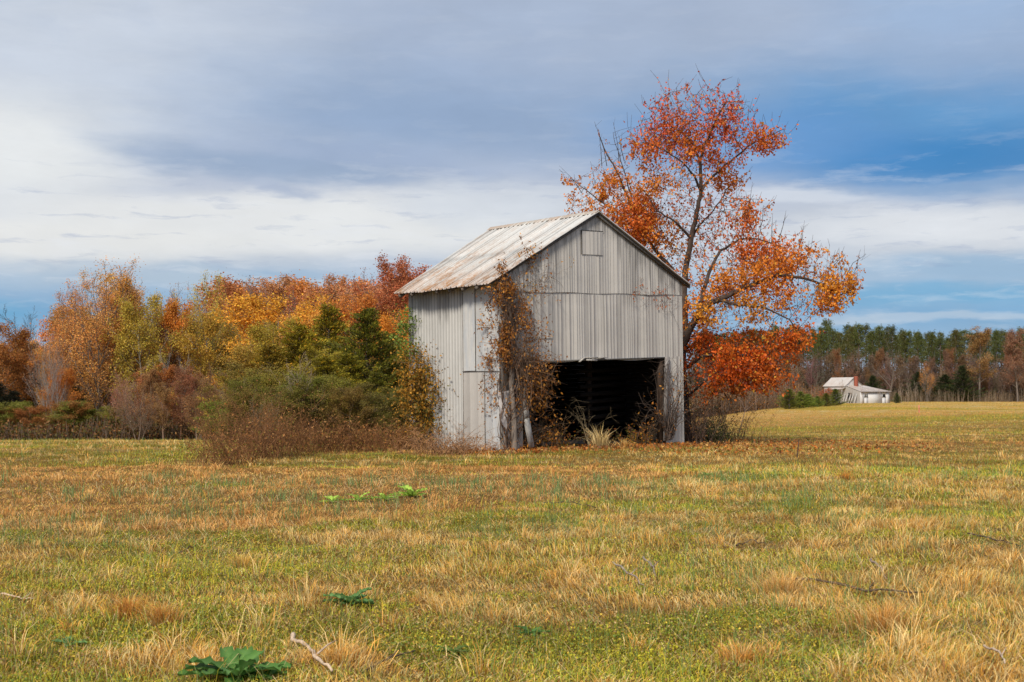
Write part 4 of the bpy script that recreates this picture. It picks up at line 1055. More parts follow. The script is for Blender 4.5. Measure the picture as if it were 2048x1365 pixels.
root = empty('vine', 'rust leaved creeper spilling round the corner onto the pale side panel', 'vine', tuple(bw(-.1, .2, 0))); o_ = np.array(root.location); mb = MB(); tips = []
for k in range(46):
    p = np.array([-.06, U(-.05, .25), U(1.0, 4.3)]); d = unit(np.array([-.1, U(.2, 1), U(-.8, .5)])); P = [p]
    for q in range(8): d = unit(d + rng.normal(size=3) * np.array([.15, .4, .4])); p = p + d * U(.05, .10); p[0] = min(-.04, max(-.3, p[0])); P.append(p.copy())
    P = bwa(P) - o_; mb.tube(P, np.linspace(.006, .003, len(P)), 3, (.2, .13, .1), cap=False); tips += list(P[2:])
mb.build('stems', M_BARK, root); tips = np.array(tips); i = rng.integers(0, len(tips), 420); l = MB()
l.leaves(tips[i] + rng.normal(size=(420, 3)) * .05, .08 * (.6 + .8 * rng.random(420)), np.array(VLEAF)[rng.integers(0, 4, 420)] * (.7 + .8 * rng.random(420))[:, None], 1.0, .5); l.build('leaves', M_LEAF, root)
# weeds in the doorway
def door_weed(s0, t0, n, L, label, nleaf, cs, lean=.2, stemc=(.2, .13, .08), fl=.3, spread=(.3, .2)):
    p = bw(s0, t0, 0); x, y = p[0], p[1]; px = 1024 + x / y * FPX
    return brush('weed', label, 'weed', px, 0, n, spread, L, stemc, cs, nleaf, .07, D=y, fl=fl, twigs=5, r=.006)
DL = [(.42, .16, .02), (.36, .22, .03), (.30, .09, .02), (.16, .15, .03)]
door_weed(1.6, .5, 40, (.3, 1.0), 'orange leaved weeds just inside the doorway below the creeper', 330, DL)
door_weed(2.6, .4, 40, (.2, .8), 'low yellow and rust weeds in the middle of the doorway', 260, DL)
door_weed(4.3, .6, 34, (.2, .7), 'rust leaved weeds past the tall stalks in the doorway', 200, DL)
door_weed(5.6, .5, 46, (.3, .9), 'orange weeds by the doorway post', 380, DL)
door_weed(1.3, .15, 22, (.9, 1.7), 'ragged tall brown weeds under the creeper tangle in the doorway', 160, VLEAF, fl=.35, stemc=(.2, .14, .09))
door_weed(2.2, .2, 18, (.6, 1.3), 'loose dry weed stalks between the creeper tangle and the tall thin stalks', 80, VLEAF, fl=.35, stemc=(.3, .2, .12))
door_weed(6.0, .3, 20, (.8, 1.5), 'dry brown weeds leaning on the doorway post', 120, VLEAF, fl=.35, stemc=(.2, .14, .09))
door_weed(3.2, -.1, 9, (1.2, 1.9), 'tall thin dead stalks standing before the dark doorway', 0, DL, fl=.16, stemc=(.34, .27, .17), spread=(.04, .03))

# ------------------------------------------------------------------ the red maple behind the barn
def maple():
    global rng
    rng = np.random.default_rng(42)
    D0 = 41.3; s = D0 / FPX
    def W(px, py, dy=0.0):
        D = D0 + dy; return np.array([(px - 1024) / FPX * D, D, CAMZ + (HZ - py) * D / FPX])
    limbs = [
     ([(1376, 905, 0), (1372, 840, 0), (1368, 760, 0), (1368, 695, 0)], .21),
     ([(1368, 695, 0), (1370, 640, .2), (1369, 568, .3), (1376, 520, .3), (1384, 476, .2), (1395, 425, 0), (1405, 380, 0), (1403, 318, 0), (1410, 290, 0), (1425, 262, -.2), (1440, 225, -.3), (1455, 200, -.3)], .13),
     ([(1368, 690, 0), (1382, 655, -.3), (1400, 623, -.6), (1425, 605, -.8), (1455, 593, -1), (1490, 575, -1), (1517, 564, -1), (1560, 550, -1), (1610, 556, -1), (1650, 570, -.8), (1680, 590, -.8)], .12),
     ([(1400, 623, -.6), (1407, 585, -.3), (1417, 552, 0), (1428, 525, .2), (1442, 501, .4), (1480, 478, .6), (1520, 478, .7), (1570, 495, .7)], .075),
     ([(1403, 320, 0), (1388, 285, .2), (1365, 262, .4), (1340, 245, .5), (1318, 205, .6)], .04),
     ([(1406, 376, 0), (1430, 350, .3), (1455, 326, .5), (1480, 308, .6), (1501, 289, .6), (1540, 270, .6), (1572, 254, .6)], .05),
     ([(1405, 380, 0), (1390, 350, -.4), (1367, 322, -.8), (1335, 300, -1), (1290, 280, -1.1)], .045),
     ([(1369, 570, .3), (1350, 545, .8), (1320, 510, 1.2), (1290, 470, 1.4), (1273, 439, 1.5), (1258, 395, 1.5), (1238, 347, 1.5), (1215, 305, 1.5), (1200, 270, 1.5)], .08),
     ([(1290, 470, 1.4), (1250, 430, 1.6), (1212, 408, 1.7), (1180, 385, 1.8), (1150, 360, 1.8)], .045),
     ([(1273, 439, 1.5), (1262, 380, 1.2), (1240, 310, 1.1), (1228, 262, 1.0)], .03),
     ([(1384, 476, .2), (1350, 440, -.3), (1315, 420, -.6), (1290, 380, -.7)], .05),
     ([(1384, 476, .2), (1400, 450, .6), (1430, 420, 1.0), (1455, 380, 1.2)], .04),
     ([(1440, 600, -.9), (1480, 610, -1.4), (1530, 615, -1.6), (1580, 640, -1.6), (1605, 670, -1.6)], .05),
     ([(1368, 740, 0), (1400, 715, -.4), (1440, 705, -.8), (1500, 712, -1.2), (1560, 740, -1.4)], .06),
     ([(1370, 800, 0), (1400, 770, -.5), (1440, 740, -.8), (1490, 730, -1)], .05),
     ([(1368, 700, 0), (1385, 690, .8), (1430, 670, 1.2), (1480, 680, 1.6)], .05),
    ]
    nodes = []; par = []; fixr = []
    def find(p):
        a = np.array(nodes); return int(np.argmin(((a - p) ** 2).sum(1)))
    step = .17
    for pts, r in limbs:
        P = [W(*q) for q in pts]
        if not nodes: nodes.append(P[0]); par.append(-1); fixr.append(r); cur = 0
        else: cur = find(P[0])
        total = sum(np.linalg.norm(b - a) for a, b in zip(P, P[1:])); run = 0
        for a, b in zip(P, P[1:]):
            L = np.linalg.norm(b - a); n = max(1, int(L / step))
            for k in range(1, n + 1):
                run += L / n
                q = a + (b - a) * k / n + rng.normal(size=3) * .012
                nodes.append(q); par.append(cur); fixr.append(r * (1 - .8 * run / total)); cur = len(nodes) - 1
    RED = (.60, .12, .05); OR = (.66, .22, .03); OY = (.70, .30, .035); DR = (.60, .155, .03)
    crowns = [
     (1400, 218, 112, 54, 0, 260, RED), (1345, 262, 85, 45, .5, 260, RED), (1390, 290, 60, 50, 0, 110, DR), (1460, 232, 60, 50, -.2, 100, RED),
     (1515, 278, 75, 32, .6, 220, DR), (1450, 320, 45, 25, .4, 50, DR), (1360, 355, 75, 42, -.6, 240, OR), (1465, 362, 42, 22, 1.1, 90, OR), (1300, 300, 50, 40, -.8, 110, DR),
     (1245, 405, 90, 65, 1.5, 250, OR), (1180, 400, 55, 45, 1.8, 80, OR), (1290, 440, 100, 55, 1.2, 620, DR), (1335, 485, 75, 65, .8, 420, OR), (1225, 330, 45, 50, 1.4, 50, OR), (1170, 365, 50, 25, 1.8, 40, OR),
     (1400, 430, 70, 50, .3, 170, DR), (1455, 445, 85, 58, .6, 420, DR), (1500, 420, 50, 35, .8, 90, OR), (1530, 505, 95, 48, .4, 330, DR), (1600, 530, 80, 42, -.6, 250, OR), (1660, 578, 58, 48, -.8, 330, OY), (1690, 545, 40, 45, -.7, 70, OR),
     (1610, 605, 75, 34, -1.2, 190, OR), (1500, 560, 90, 45, -.8, 260, OR), (1480, 620, 95, 38, -1.2, 210, OY), (1425, 575, 60, 55, -.2, 170, OR), (1420, 510, 55, 45, .3, 130, DR), (1350, 560, 45, 50, .9, 120, DR), (1400, 640, 40, 40, 0, 70, OR),
     (1580, 672, 52, 36, -1.6, 150, (.55, .12, .015)), (1420, 690, 60, 34, .2, 220, (.50, .12, .015)), (1450, 728, 95, 60, -.8, 430, (.55, .105, .012)), (1540, 742, 55, 46, -1.3, 190, (.52, .13, .018)), (1400, 762, 42, 50, -.3, 150, (.55, .11, .012)), (1500, 690, 70, 32, .8, 240, (.50, .13, .018)), (1450, 780, 60, 20, -.8, 60, (.46, .14, .02)),
    ]
    A = []; AC = []
    for cx, cy, rx, ry, dy, n, c in crowns:
        c0 = W(cx, cy, dy); n = int(n * 1.35)
        u = rng.normal(size=(n, 3)); u /= np.linalg.norm(u, axis=1)[:, None]; u *= rng.random((n, 1)) ** (1 / 2.4)
        A.append(c0 + u * np.array([rx * s, (rx + ry) * .5 * s * .9, ry * s])); AC += [c] * n
    A = np.vstack(A); AC = np.array(AC)
    alive = np.ones(len(A), bool)
    nd = np.array(nodes); nn = len(nd)
    d2 = np.full(len(A), 1e9); near = np.zeros(len(A), int)
    def upd(i0):
        new = np.array(nodes[i0:])
        if not len(new): return
        for k in range(0, len(A), 2000):
            dd = ((A[k:k + 2000, None] - new[None]) ** 2).sum(-1); j = dd.argmin(1); m = dd[np.arange(len(j)), j]
            b = m < d2[k:k + 2000]; d2[k:k + 2000][b] = m[b]; near[k:k + 2000][b] = j[b] + i0
    upd(0)
    for it in range(70):
        alive &= d2 > .19 ** 2
        act = alive & (d2 < 2.4 ** 2)
        if not act.any(): break
        i0 = len(nodes); idx = near[act]; v = A[act] - np.array(nodes)[idx]; v /= np.linalg.norm(v, axis=1)[:, None]
        sumv = np.zeros((i0, 3)); np.add.at(sumv, idx, v)
        for k in np.unique(idx):
            d = unit(unit(sumv[k]) + rng.normal(size=3) * .12 + np.array([0, 0, .22]))
            nodes.append(nodes[k] + d * .16); par.append(int(k)); fixr.append(None)
        upd(i0)
        if len(nodes) > 16000: break
    n = len(nodes); nd = np.array(nodes); par_ = np.array(par)
    r = np.zeros(n); acc = np.zeros(n)
    for k in range(n - 1, 0, -1):
        if acc[k] == 0: acc[k] = .0042 ** 2.3
        acc[par_[k]] += acc[k]
    r = acc ** (1 / 2.3)
    for k in range(n):
        if fixr[k] is not None: r[k] = max(min(r[k], .07), fixr[k])
    kids = np.zeros(n, int)
    for k in range(1, n): kids[par_[k]] += 1
    root = empty('maple_tree', 'large red and orange autumn maple leaning out behind the barn', 'tree', tuple(nd[0])); o = nd[0].copy()
    mb = MB(); k = np.arange(1, n); p0 = nd[par_[k]]; p1 = nd[k]; rp = np.minimum(r[par_[k]], r[k] * 1.5)
    big = r[k] > .03
    d = p1 - p0
    mb.segs(p0[big] - o - d[big] * .12, p1[big] - o + d[big] * .12, rp[big], r[k][big], 9)
    mb.segs(p0[~big] - o, p1[~big] - o, rp[~big], r[k][~big], 4)
    # thin bare shoots beyond the leaves
    tips = np.where(kids == 0)[0]; T0 = []; T1 = []; SH = []; SHI = []
    for t in tips:
        if rng.random() < .65:
            b = nd[t]; pz = HZ - (b[2] - CAMZ) * FPX / b[1]
            d = unit(nd[t] - nd[par_[t]]); upb = .8 if pz < 560 else .1
            L = (.2 + .45 * rng.random()) * (1.5 if pz < 330 else 1)
            m_ = b + unit(d + np.array([0, 0, upb]) + rng.normal(size=3) * .2) * L * .5; e = m_ + unit(d * .6 + np.array([0, 0, upb]) + rng.normal(size=3) * .2) * L * .5
            T0 += [b, m_]; T1 += [m_, e]; SH += [b + (m_ - b) * q for q in (.3, .6, .9)] + [m_ + (e - m_) * .3]; SHI += [t] * 4
    for (px, py, dy, L) in ((1192, 250, 1.5, 1), (1228, 255, 1, 1)): pass
    T0 = np.array(T0); T1 = np.array(T1); mb.segs(T0 - o, T1 - o, .0065, .004, 3)
    # upright water shoots
    for (a, b, dy) in (((1495, 440), (1508, 362), .5), ((1500, 470), (1492, 420), .5), ((1215, 330), (1190, 240), 1.5), ((1240, 330), (1228, 240), 1.1), ((1165, 385), (1125, 335), 1.8), ((1560, 480), (1575, 420), .5), ((1545, 490), (1548, 425), .6), ((1600, 495), (1612, 440), .2), ((1690, 560), (1735, 508), -.7), ((1455, 430), (1452, 375), .7), ((1250, 320), (1240, 270), 1.1), ((1205, 330), (1200, 265), 1.4)):
        P0 = W(*a, dy) - o; P1 = W(*b, dy) - o; m_ = (P0 + P1) / 2 + rng.normal(size=3) * .06
        mb.tube(np.array([P0, m_, P1]), [.013, .009, .003], 4)
        for q in range(5):
            b_ = P0 + (P1 - P0) * rng.uniform(.3, .95); mb.tube(np.array([b_, b_ + rng.normal(size=3) * .1 + (P1 - P0) * .13]), [.005, .002], 3)
    tr = mb.build('trunk', M_BARK, root, smooth=True, color=(.085, .062, .052))
    # leaves hang in clusters on the thin wood, coloured by their crown region
    thin = np.where(r < .012)[0]
    dmin = np.zeros(len(thin)); ci = np.zeros(len(thin), int)
    for k in range(0, len(thin), 500):
        dd = ((nd[thin[k:k + 500], None] - A[None]) ** 2).sum(-1); ci[k:k + 500] = dd.argmin(1); dmin[k:k + 500] = dd.min(1)
    ok = dmin < .35 ** 2; base = nd[thin[ok]]; bc = AC[ci[ok]]
    cl = ss(fbm(base[:, 0] * 1.15, base[:, 2] * 1.3 + base[:, 1] * .5, 35, 3), .40, .58) + .08
    hgt = ss(base[:, 2], 9.6, 11.8)
    cl *= 1 - .65 * hgt
    NL = 12000; idx = rng.choice(len(base), NL, p=cl / cl.sum())
    P = base[idx] + rng.normal(size=(NL, 3)) * .075 + np.array([0, 0, -.03]); C = bc[idx]
    got = d2 < .45 ** 2; Ag = A[got]; Cg = AC[got]
    ca = ss(fbm(Ag[:, 0] * 1.15, Ag[:, 2] * 1.3 + Ag[:, 1] * .5, 35, 3), .41, .58) + .07
    ca *= 1 - .55 * ss(Ag[:, 2], 8.8, 11.2); ca *= 1 + .5 * (1 - ss(Ag[:, 2], 2.8, 4.2))
    ia = rng.choice(len(Ag), 28000, p=ca / ca.sum()); P = np.vstack([P, Ag[ia] + rng.normal(size=(len(ia), 3)) * .07]); C = np.vstack([C, Cg[ia]])
    SHa = np.array(SH); SHc = AC[np.array([((nd[t] - A) ** 2).sum(1).argmin() for t in SHI])]; js = rng.choice(len(SHa), 5500)
    P = np.vstack([P, SHa[js] + rng.normal(size=(len(js), 3)) * .035]); C = np.vstack([C, SHc[js]]); NL = len(P)
    k = fbm(P[:, 0] * .9, P[:, 2] * .9, 19, 3)[:, None]
    C = C * (1 - ss(k, .5, .7) * .25) + np.array([.54, .24, .03]) * ss(k, .5, .7) * .25
    v = rng.random((NL, 1)); C = C * (.55 + .75 * v); g = rng.random(NL)
    C[g < .06] = np.array([.56, .30, .04]); C[g > .95] = np.array([.22, .05, .03])
    l = MB(); l.leaves(P - o, .098 * (.55 + .75 * rng.random(NL)), np.clip(C * 1.2, 0, .92), .9, .66)
    l.build('crown', M_LEAF, root)
maple()
rng = np.random.default_rng(5); random.seed(5)

# ------------------------------------------------------------------ shrubs by the maple foot
brush('shrub', 'dark leafy shrub in the shade under the maple', 'shrub', 1398, 884, 150, (.35, .3), (1.0, 2.4), (.09, .07, .055), [(.05, .055, .02), (.09, .06, .03), (.14, .06, .02)], 1500, .07, fl=.25, D=41, twigs=5)
brush('shrub', 'low dark green shrub at the field edge below the maple', 'shrub', 1428, 880, 90, (.3, .25), (.4, 1.1), (.09, .07, .055), [(.04, .06, .015), (.06, .07, .02)], 1000, .07, fl=.5, D=40.5, twigs=5)
brush('bramble', 'thin brown thicket of upright stems behind the leaning sapling', 'bramble', 1462, 872, 90, (.6, .4), (.5, 1.7), (.19, .12, .08), DRYC, 350, .06, fl=.3, D=45, twigs=5)
brush('bramble', 'rusty stems beside the barn wall under the maple', 'bramble', 1385, 884, 80, (.25, .25), (.6, 1.8), (.15, .10, .08), DRYC, 300, .06, fl=.3, D=40, twigs=5)

# ------------------------------------------------------------------ pine woods and old house beyond the field on the right
def Dedge(px): return np.interp(px, [1380, 1450, 1560, 1650, 1720, 2200], [118, 128, 158, 250, 285, 305])
PINE = (.135, .15, .04)
for k in range(112):
    px = 1395 + k * 7.8 + random.uniform(-7, 7)
    D = random.uniform(300, 345); yt = 662 + random.uniform(-8, 14) - 6 * math.sin(px * .012)
    if k in (20, 33, 41): yt -= 10
    T('pine_tree', 'tall bare-stemmed green pine in the far wood behind the white house', 'pine tree', 'pine', px, D, yt, jit(PINE, .25), jit((.22, .16, .12), .2), group='tall pines in the far wood', width=random.uniform(.95, 1.3))
for k in range(96):
    px = 1400 + k * 8.5 + random.uniform(-8, 8); kd = random.choice(['tall', 'sparse', 'sparse', 'bare', 'tall'])
    T('bare_tree', 'slender grey brown tree in front of the far pines', 'tree', kd, px, max(Dedge(px) + 4, random.uniform(276, 302)) if px > 1600 else random.uniform(170, 290), random.uniform(690, 735), jit(random.choice([(.20, .12, .07), (.24, .12, .06), (.17, .12, .09)]), .2), jit((.22, .17, .14), .4), group='slender brown trees before the far pines', width=random.uniform(.8, 1.3))
T('broadleaf_tree', 'golden brown tree as tall as the pines around it', 'tree', 'tall', 1958, 288, 654, (.27, .16, .06), GB_, width=1.7, var=0)
T('broadleaf_tree', 'tall pinkish brown tree at the outer end of the pine wood', 'tree', 'tall', 2034, 286, 657, (.24, .13, .08), GB_, width=1.6, var=1)
T('broadleaf_tree', 'little bright orange tree against dark evergreens', 'tree', 'sparse', 1854, 278, 722, (.62, .27, .04), GB_, width=.9, var=2)
for px, yt, wd in ((1838, 745, 1.9), (1890, 750, 2.2), (1925, 732, 1.6), (1745, 752, 1.6), (1860, 765, 2.2)):
    T('cedar_tree', 'dark cedar in the shade below the far pines', 'cedar', 'cedar', px, random.uniform(284, 292), yt, jit((.06, .085, .03), .2), GB_, group='dark cedars below the far pines', width=wd)
T('old_tree', 'gnarled leafless old tree rising behind the white house', 'tree', 'old', 1776, 243, 668, bark=(.15, .12, .10), width=.8)
thicket('far_woodland_undergrowth', 'grey brown brush and stems filling the far pine wood', (1370, 2330), lambda p: np.maximum(Dedge(p) + 14, 292 + 0 * p), 11, 12000, [(.14, .085, .05), (.10, .075, .045), (.16, .09, .05), (.07, .07, .035)], .6, (.24, .19, .16), 15)
thicket('field_edge_scrub', 'rusty brown scrub lining the far field edge', (1385, 1700), lambda p: Dedge(p) + 3, 3.4, 3200, [(.26, .13, .05), (.22, .12, .06), (.16, .11, .05), (.32, .14, .04)], .22, (.28, .2, .15), 16)
thicket('far_field_scrub', 'pale stalks and low brush below the far wood', (1700, 2250), lambda p: Dedge(p) - 6, 3.0, 2600, [(.22, .14, .07), (.18, .13, .07)], .2, (.34, .27, .2), 17)
rng = np.random.default_rng(8); random.seed(8)
for px, yt, D, w_ in ((1578, 778, 146, 2.0), (1600, 783, 150, 2.4), (1616, 788, 156, 2.2), (1634, 792, 165, 2.4), (1652, 786, 172, 2.2), (1670, 778, 186, 2.0)):
    T('evergreen_shrub', 'rounded dark green shrub in the row leading to the white house', 'shrub', 'cedar', px, D, yt, jit((.22, .30, .05), .2), GB_, group='rounded green shrubs leading to the white house', width=w_)
T('evergreen_shrub', 'single dark round bush at the far corner of the white house', 'shrub', 'cedar', 1793, 226, 786, (.10, .14, .04), GB_, width=1.5)
for px, yt in ((1660, 775), (1648, 780)):
    T('shrub', 'reddish bush close to the white house', 'shrub', 'round', px, 205, yt, (.36, .13, .06), GB_, group='reddish bushes close to the white house', width=1.2)
for k in range(7):
    T('bare_tree', 'thin pale sapling growing in front of the white house', 'tree', 'bare', (1684, 1700, 1724, 1757, 1802, 1815, 1830)[k], 220, (755, 762, 768, 772, 762, 755, 760)[k], bark=(.42, .34, .28), group='thin pale saplings about the white house', width=.6)

def house():
    px, D = 1720, 230; x, y, z = atd(px, D)
    root = empty('farmhouse', 'abandoned white farmhouse with patched tin roof and red brick chimney', 'house', (x, y, z), R(28))
    WH = tin_mat('white_siding', (.62, .63, .65), (.36, .36, .37), streak=.9, metal=0, rough=.8)
    GR = tin_mat('grey_siding', (.42, .41, .40), (.22, .21, .20), streak=.9, metal=0, rough=.8)
    RO = tin_mat('house_tin', (.60, .58, .56), (.42, .38, .34), rust=.5, rust_low=(2.0, 5.5), streak=.7)
    BR = plain_mat('chimney_brick', (.36, .10, .06))
    wins = [(.95, 1.9), (5.4, 6.3)]; z0, z1 = .98, 1.72
    mb = MB(); xs = [0, .95, 1.9, 5.4, 6.3, 7.2]
    for i in range(5):
        a, b = xs[i], xs[i + 1]
        if i in (1, 3): mb.box((a, 0, -.6), (b, .12, z0)); mb.box((a, 0, z1), (b, .12, 2.15))
        else: mb.box((a, 0, -.6), (b, .12, 2.15))
    mb.box((7.08, .12, -.6), (7.2, 3.9, 2.15)); mb.build('wing_wall', WH, root)
    mb = MB(); V = [[0, .12, -.6], [0, 3.9, -.6], [0, 9.6, -.6], [0, 9.6, 3.2], [0, 3.9, 3.2], [0, .12, 2.15]]
    mb.add(V, [[0, 1, 4, 5], [1, 2, 3, 4]]); mb.add([[7.2, 9.6, -.6], [7.2, 3.9, -.6], [4.3, 3.9, 3.2], [4.3, 9.6, 3.2], [0, 9.6, -.6], [0, 9.6, 3.2]], [[0, 1, 2, 3], [4, 0, 3, 5]])
    mb.build('side_wall', GR, root)
    mb = MB(); mb.add([[0, 3.95, 3.2], [4.3, 3.95, 3.2], [2.0, 3.95, 4.75]], T=[[0, 1, 2]]); mb.build('gable', WH, root)
    # roofs
    mb = MB()
    mb.add([[-.25, 3.7, 3.12], [-.25, 9.8, 3.12], [2.0, 9.8, 4.82], [2.0, 3.7, 4.82]], [[0, 3, 2, 1]]); mb.add([[4.6, 3.7, 3.05], [4.6, 9.8, 3.05], [2.0, 9.8, 4.82], [2.0, 3.7, 4.82]], [[0, 1, 2, 3]])
    mb.build('roof', RO, root)
    mb = MB(); n = 24
    for i in range(n):
        t0, t1 = i / n, (i + 1) / n; a0, a1 = -.1 + 7.6 * t0, -.1 + 7.6 * t1; b0, b1 = -.1 + 4.6 * t0, -.1 + 4.6 * t1; c = .85 + .3 * random.random()
        mb.add([[a0, -.3, 2.13 + .02 * (i % 2)], [a1, -.3, 2.13 + .02 * (i % 2)], [b1, 3.93, 3.32], [b0, 3.93, 3.32]], [[0, 1, 2, 3]], c=(c, c, c))
    mb.add([[7.5, -.3, 2.13], [7.5, 6, 2.13], [4.5, 3.93, 3.32]], T=[[0, 1, 2]]); mb.build('wing_roof', RO, root)
    mb = MB(); mb.box((-.1, -.32, 2.02), (7.5, -.28, 2.12), (.5, .45, .42)); mb.build('eave_board', M_GREYW, root)
    ch = MB()
    for i in range(9): ch.box((1.95 - .004 * i, 3.2, 3.0 + i * .22), (2.55, 3.7, 3.0 + i * .22 + .20), (.9 + .2 * random.random(),) * 3); ch.box((1.97, 3.22, 3.0 + i * .22 + .2), (2.53, 3.68, 3.0 + i * .22 + .22), (.6, .6, .6))
    ch.build('chimney', BR, root)
    for a, b in wins:
        f = MB(); t = .08
        f.box((a, -.03, z0), (a + t, .05, z1)); f.box((b - t, -.03, z0), (b, .05, z1)); f.box((a + t, -.03, z1 - t), (b - t, .05, z1)); f.box((a + t, -.03, z0), (b - t, .05, z0 + t))
        if a < 2: f.box(((a + b) / 2 - .05, -.03, z0 + t), ((a + b) / 2 + .05, .05, z1 - t))
        w_ = f.build('window', WH, root); g = MB(); g.box((a + t, .06, z0 + t), (b - t, .08, z1 - t)); g.build('pane', M_BLACK, w_)
    d = MB(); d.box((-.06, 2.2, 0), (-.02, 3.1, 1.9)); d.build('door', M_BLACK, root)
    for k in range(5):
        m = MB(); yy = .5 + k * .75; m.beam((-1.1 - .2 * (k % 2), yy, 0), (-.08, yy + .35, 1.6 + .3 * random.random()), .22, .05, (1.1, 1.1, 1.1)); m.build('leaning_board', M_WHITEW, root)
    m = MB(); m.add([[-1.0, 3.6, 2.6], [-1.0, 8.2, 2.5], [0, 8.4, 2.9], [0, 3.7, 2.95]], [[0, 1, 2, 3]]); m.build('porch_roof', RO, root)
    for yy in (3.8, 8.0): m = MB(); m.box((-.95, yy, -.4), (-.83, yy + .12, 2.5)); m.build('porch_post', GR, root)
house()

# ------------------------------------------------------------------ small things in the field
def stick(pts, r, c, label, name='stick', cat='stick', lift=.03):
    P = [place(*p) for p in pts]; o = np.array(P[0]); Q = np.array([[p[0], p[1], p[2] + lift + .03 * random.random()] for p in P]) - o
    if len(Q) == 2: Q = np.array([Q[0], Q[0] * .5 + Q[1] * .5 + rng.normal(size=3) * .02, Q[1]])
    k_ = np.linspace(0, len(Q) - 1, 12); Q = np.stack([np.interp(k_, np.arange(len(Q)), Q[:, i]) for i in range(3)], 1); Q[1:-1] += rng.normal(size=(10, 3)) * r * .7
    mb = MB(); mb.tube(Q, np.linspace(r, r * .45, len(Q)) * (.8 + .4 * rng.random(len(Q))), 6, c)
    e0 = Q[7]; mb.tube(np.array([e0, e0 + np.array([.05, .05, .04]) * r / .012, e0 + np.array([.08, .10, .05]) * r / .012]), [r * .5, r * .35, r * .15], 5, c)
    ob = mb.build(name, M_BARK, smooth=True); ob.location = o
    ob.color = (1, 1, 1, 1); tag(ob, label, cat); return ob
PALE = (.60, .46, .34); DARK = (.12, .085, .06)
stick([(590, 1292), (625, 1325), (668, 1364)], .016, PALE, 'pale peeled stick slanting through grass beside the largest dock plant', lift=.07)
stick([(730, 1352), (765, 1338), (832, 1312)], .009, DARK, 'dark crooked twig lying between the pale peeled stick and small docks')
stick([(1285, 1132), (1308, 1168)], .010, (.36, .29, .25), 'short grey stick, steeper of the pair in mid field', lift=.06)
stick([(1225, 1138), (1252, 1160), (1286, 1182)], .011, (.36, .29, .25), 'longer grey stick, flatter of the pair in mid field', lift=.05)
stick([(1738, 1130), (1768, 1172)], .010, (.40, .30, .25), 'grey stick standing out of green clover', lift=.06)
stick([(1560, 1165), (1620, 1172), (1690, 1188), (1760, 1192), (1850, 1196)], .014, DARK, 'long dark fallen branch lying across the grass')
stick([(1085, 1010), (1140, 1012), (1192, 1020)], .010, DARK, 'thin dark branch lying in the middle distance')
stick([(362, 1118), (370, 1106), (398, 1100)], .008, DARK, 'tiny hooked black twig in short green grass')
stick([(1930, 1075), (1980, 1088), (2046, 1104)], .010, DARK, 'dark twig in rusty grass beyond the clover')
stick([(1470, 1098), (1500, 1092), (1530, 1098)], .008, DARK, 'small dark twig between rusty tufts')
stick([(1960, 1322), (1990, 1345), (2000, 1364)], .009, PALE, 'pale forked stalk in the nearest grass', lift=.1)
stick([(10, 1202), (75, 1204)], .008, PALE, 'straight pale straw stem lying flat near brown tufts')
def upright(px, py, top, r, c, label, name, cat, lean=.1):
    x, y, z = place(px, py); hgt = (py - top) * y / FPX; mb = MB()
    mb.tube(np.array([[0, 0, -.05], [lean * hgt * .5, 0, hgt * .5], [lean * hgt, .02, hgt]]), [r, r * .9, r * .75], 7, c); mb.tube(np.array([[lean * hgt, .02, hgt], [lean * hgt * 1.02, .02, hgt + .02]]), [r * .75, r * .3], 7, c)
    o = mb.build(name, M_BARK); o.location = (x, y, z); tag(o, label, cat); return o
upright(1592, 917, 880, .016, (.10, .06, .045), 'dark rusty stake leaning in the open field', 'stake', 'stake', .13)
upright(1837, 826, 811, .05, (.70, .22, .16), 'small pinkish red marker post far out in the field', 'marker_post', 'post', 0)

def dock(px, py, wpx, label, n=16, c=(.07, .17, .035)):
    x, y, z = place(px, py); Rr = wpx / 2 * y / FPX; root = empty('dock_plant', label, 'plant', (x, y, z)); ys = ['leaf']
    for k in range(n):
        a = k * 2.4 + random.random() * .5; L = Rr * random.uniform(.7, 1.1); up = random.uniform(.25, 1.1) if k > n * .4 else random.uniform(.1, .35); wd = L * random.uniform(.30, .42); seg = 10
        u = np.array([math.cos(a), math.sin(a), 0]); s = np.array([-math.sin(a), math.cos(a), 0]); V = []; C = []
        cc = np.array(c) * random.uniform(.7, 1.5)
        for q in range(seg + 1):
            t = q / seg; p = u * L * t * math.cos(up * .7) + np.array([0, 0, 1]) * (L * math.sin(up) * (t - .62 * t * t * (1.25 - up * .4)) + .02)
            w_ = wd * .5 * (math.sin(math.pi * min(1, t * .93 + .05)) ** .7) * (.35 + .65 * ss(t, 0, .3)) * (1 + .16 * math.sin(q * 2.6 + k))
            wav = .10 * wd * math.sin(q * 2.1 + k)
            V += [p + s * w_ + np.array([0, 0, .16 * wd + wav]), p, p - s * w_ + np.array([0, 0, .16 * wd - wav])]
            C += [cc, cc * np.array([1.9, 1.6, 1.9]), cc * .9]
        Q = []
        for q in range(seg): b = q * 3; Q += [[b, b + 1, b + 4, b + 3], [b + 1, b + 2, b + 5, b + 4]]
        mb = MB(); mb.add(V, Q, c=np.array(C)); mb.build('leaf', M_LEAF, root, smooth=True)
    return root
dock(480, 1362, 215, 'largest broad-leaved green dock plant, nearest to the viewer', 20)
dock(703, 1212, 120, 'medium leafy green dock plant in mid field', 18, (.10, .22, .06))
dock(1060, 1270, 76, 'small dark green dock plant beside straw tufts', 10)
dock(903, 1310, 80, 'small dock plant with reddish green leaves', 9, (.12, .20, .04))
dock(148, 1294, 90, 'sparse dock plant with few flat leaves', 8, (.14, .28, .08))
GRD = (.26, .42, .06)
dock(825, 995, 84, 'tallest bright green leafy weed in the row before the barn', 14, GRD)
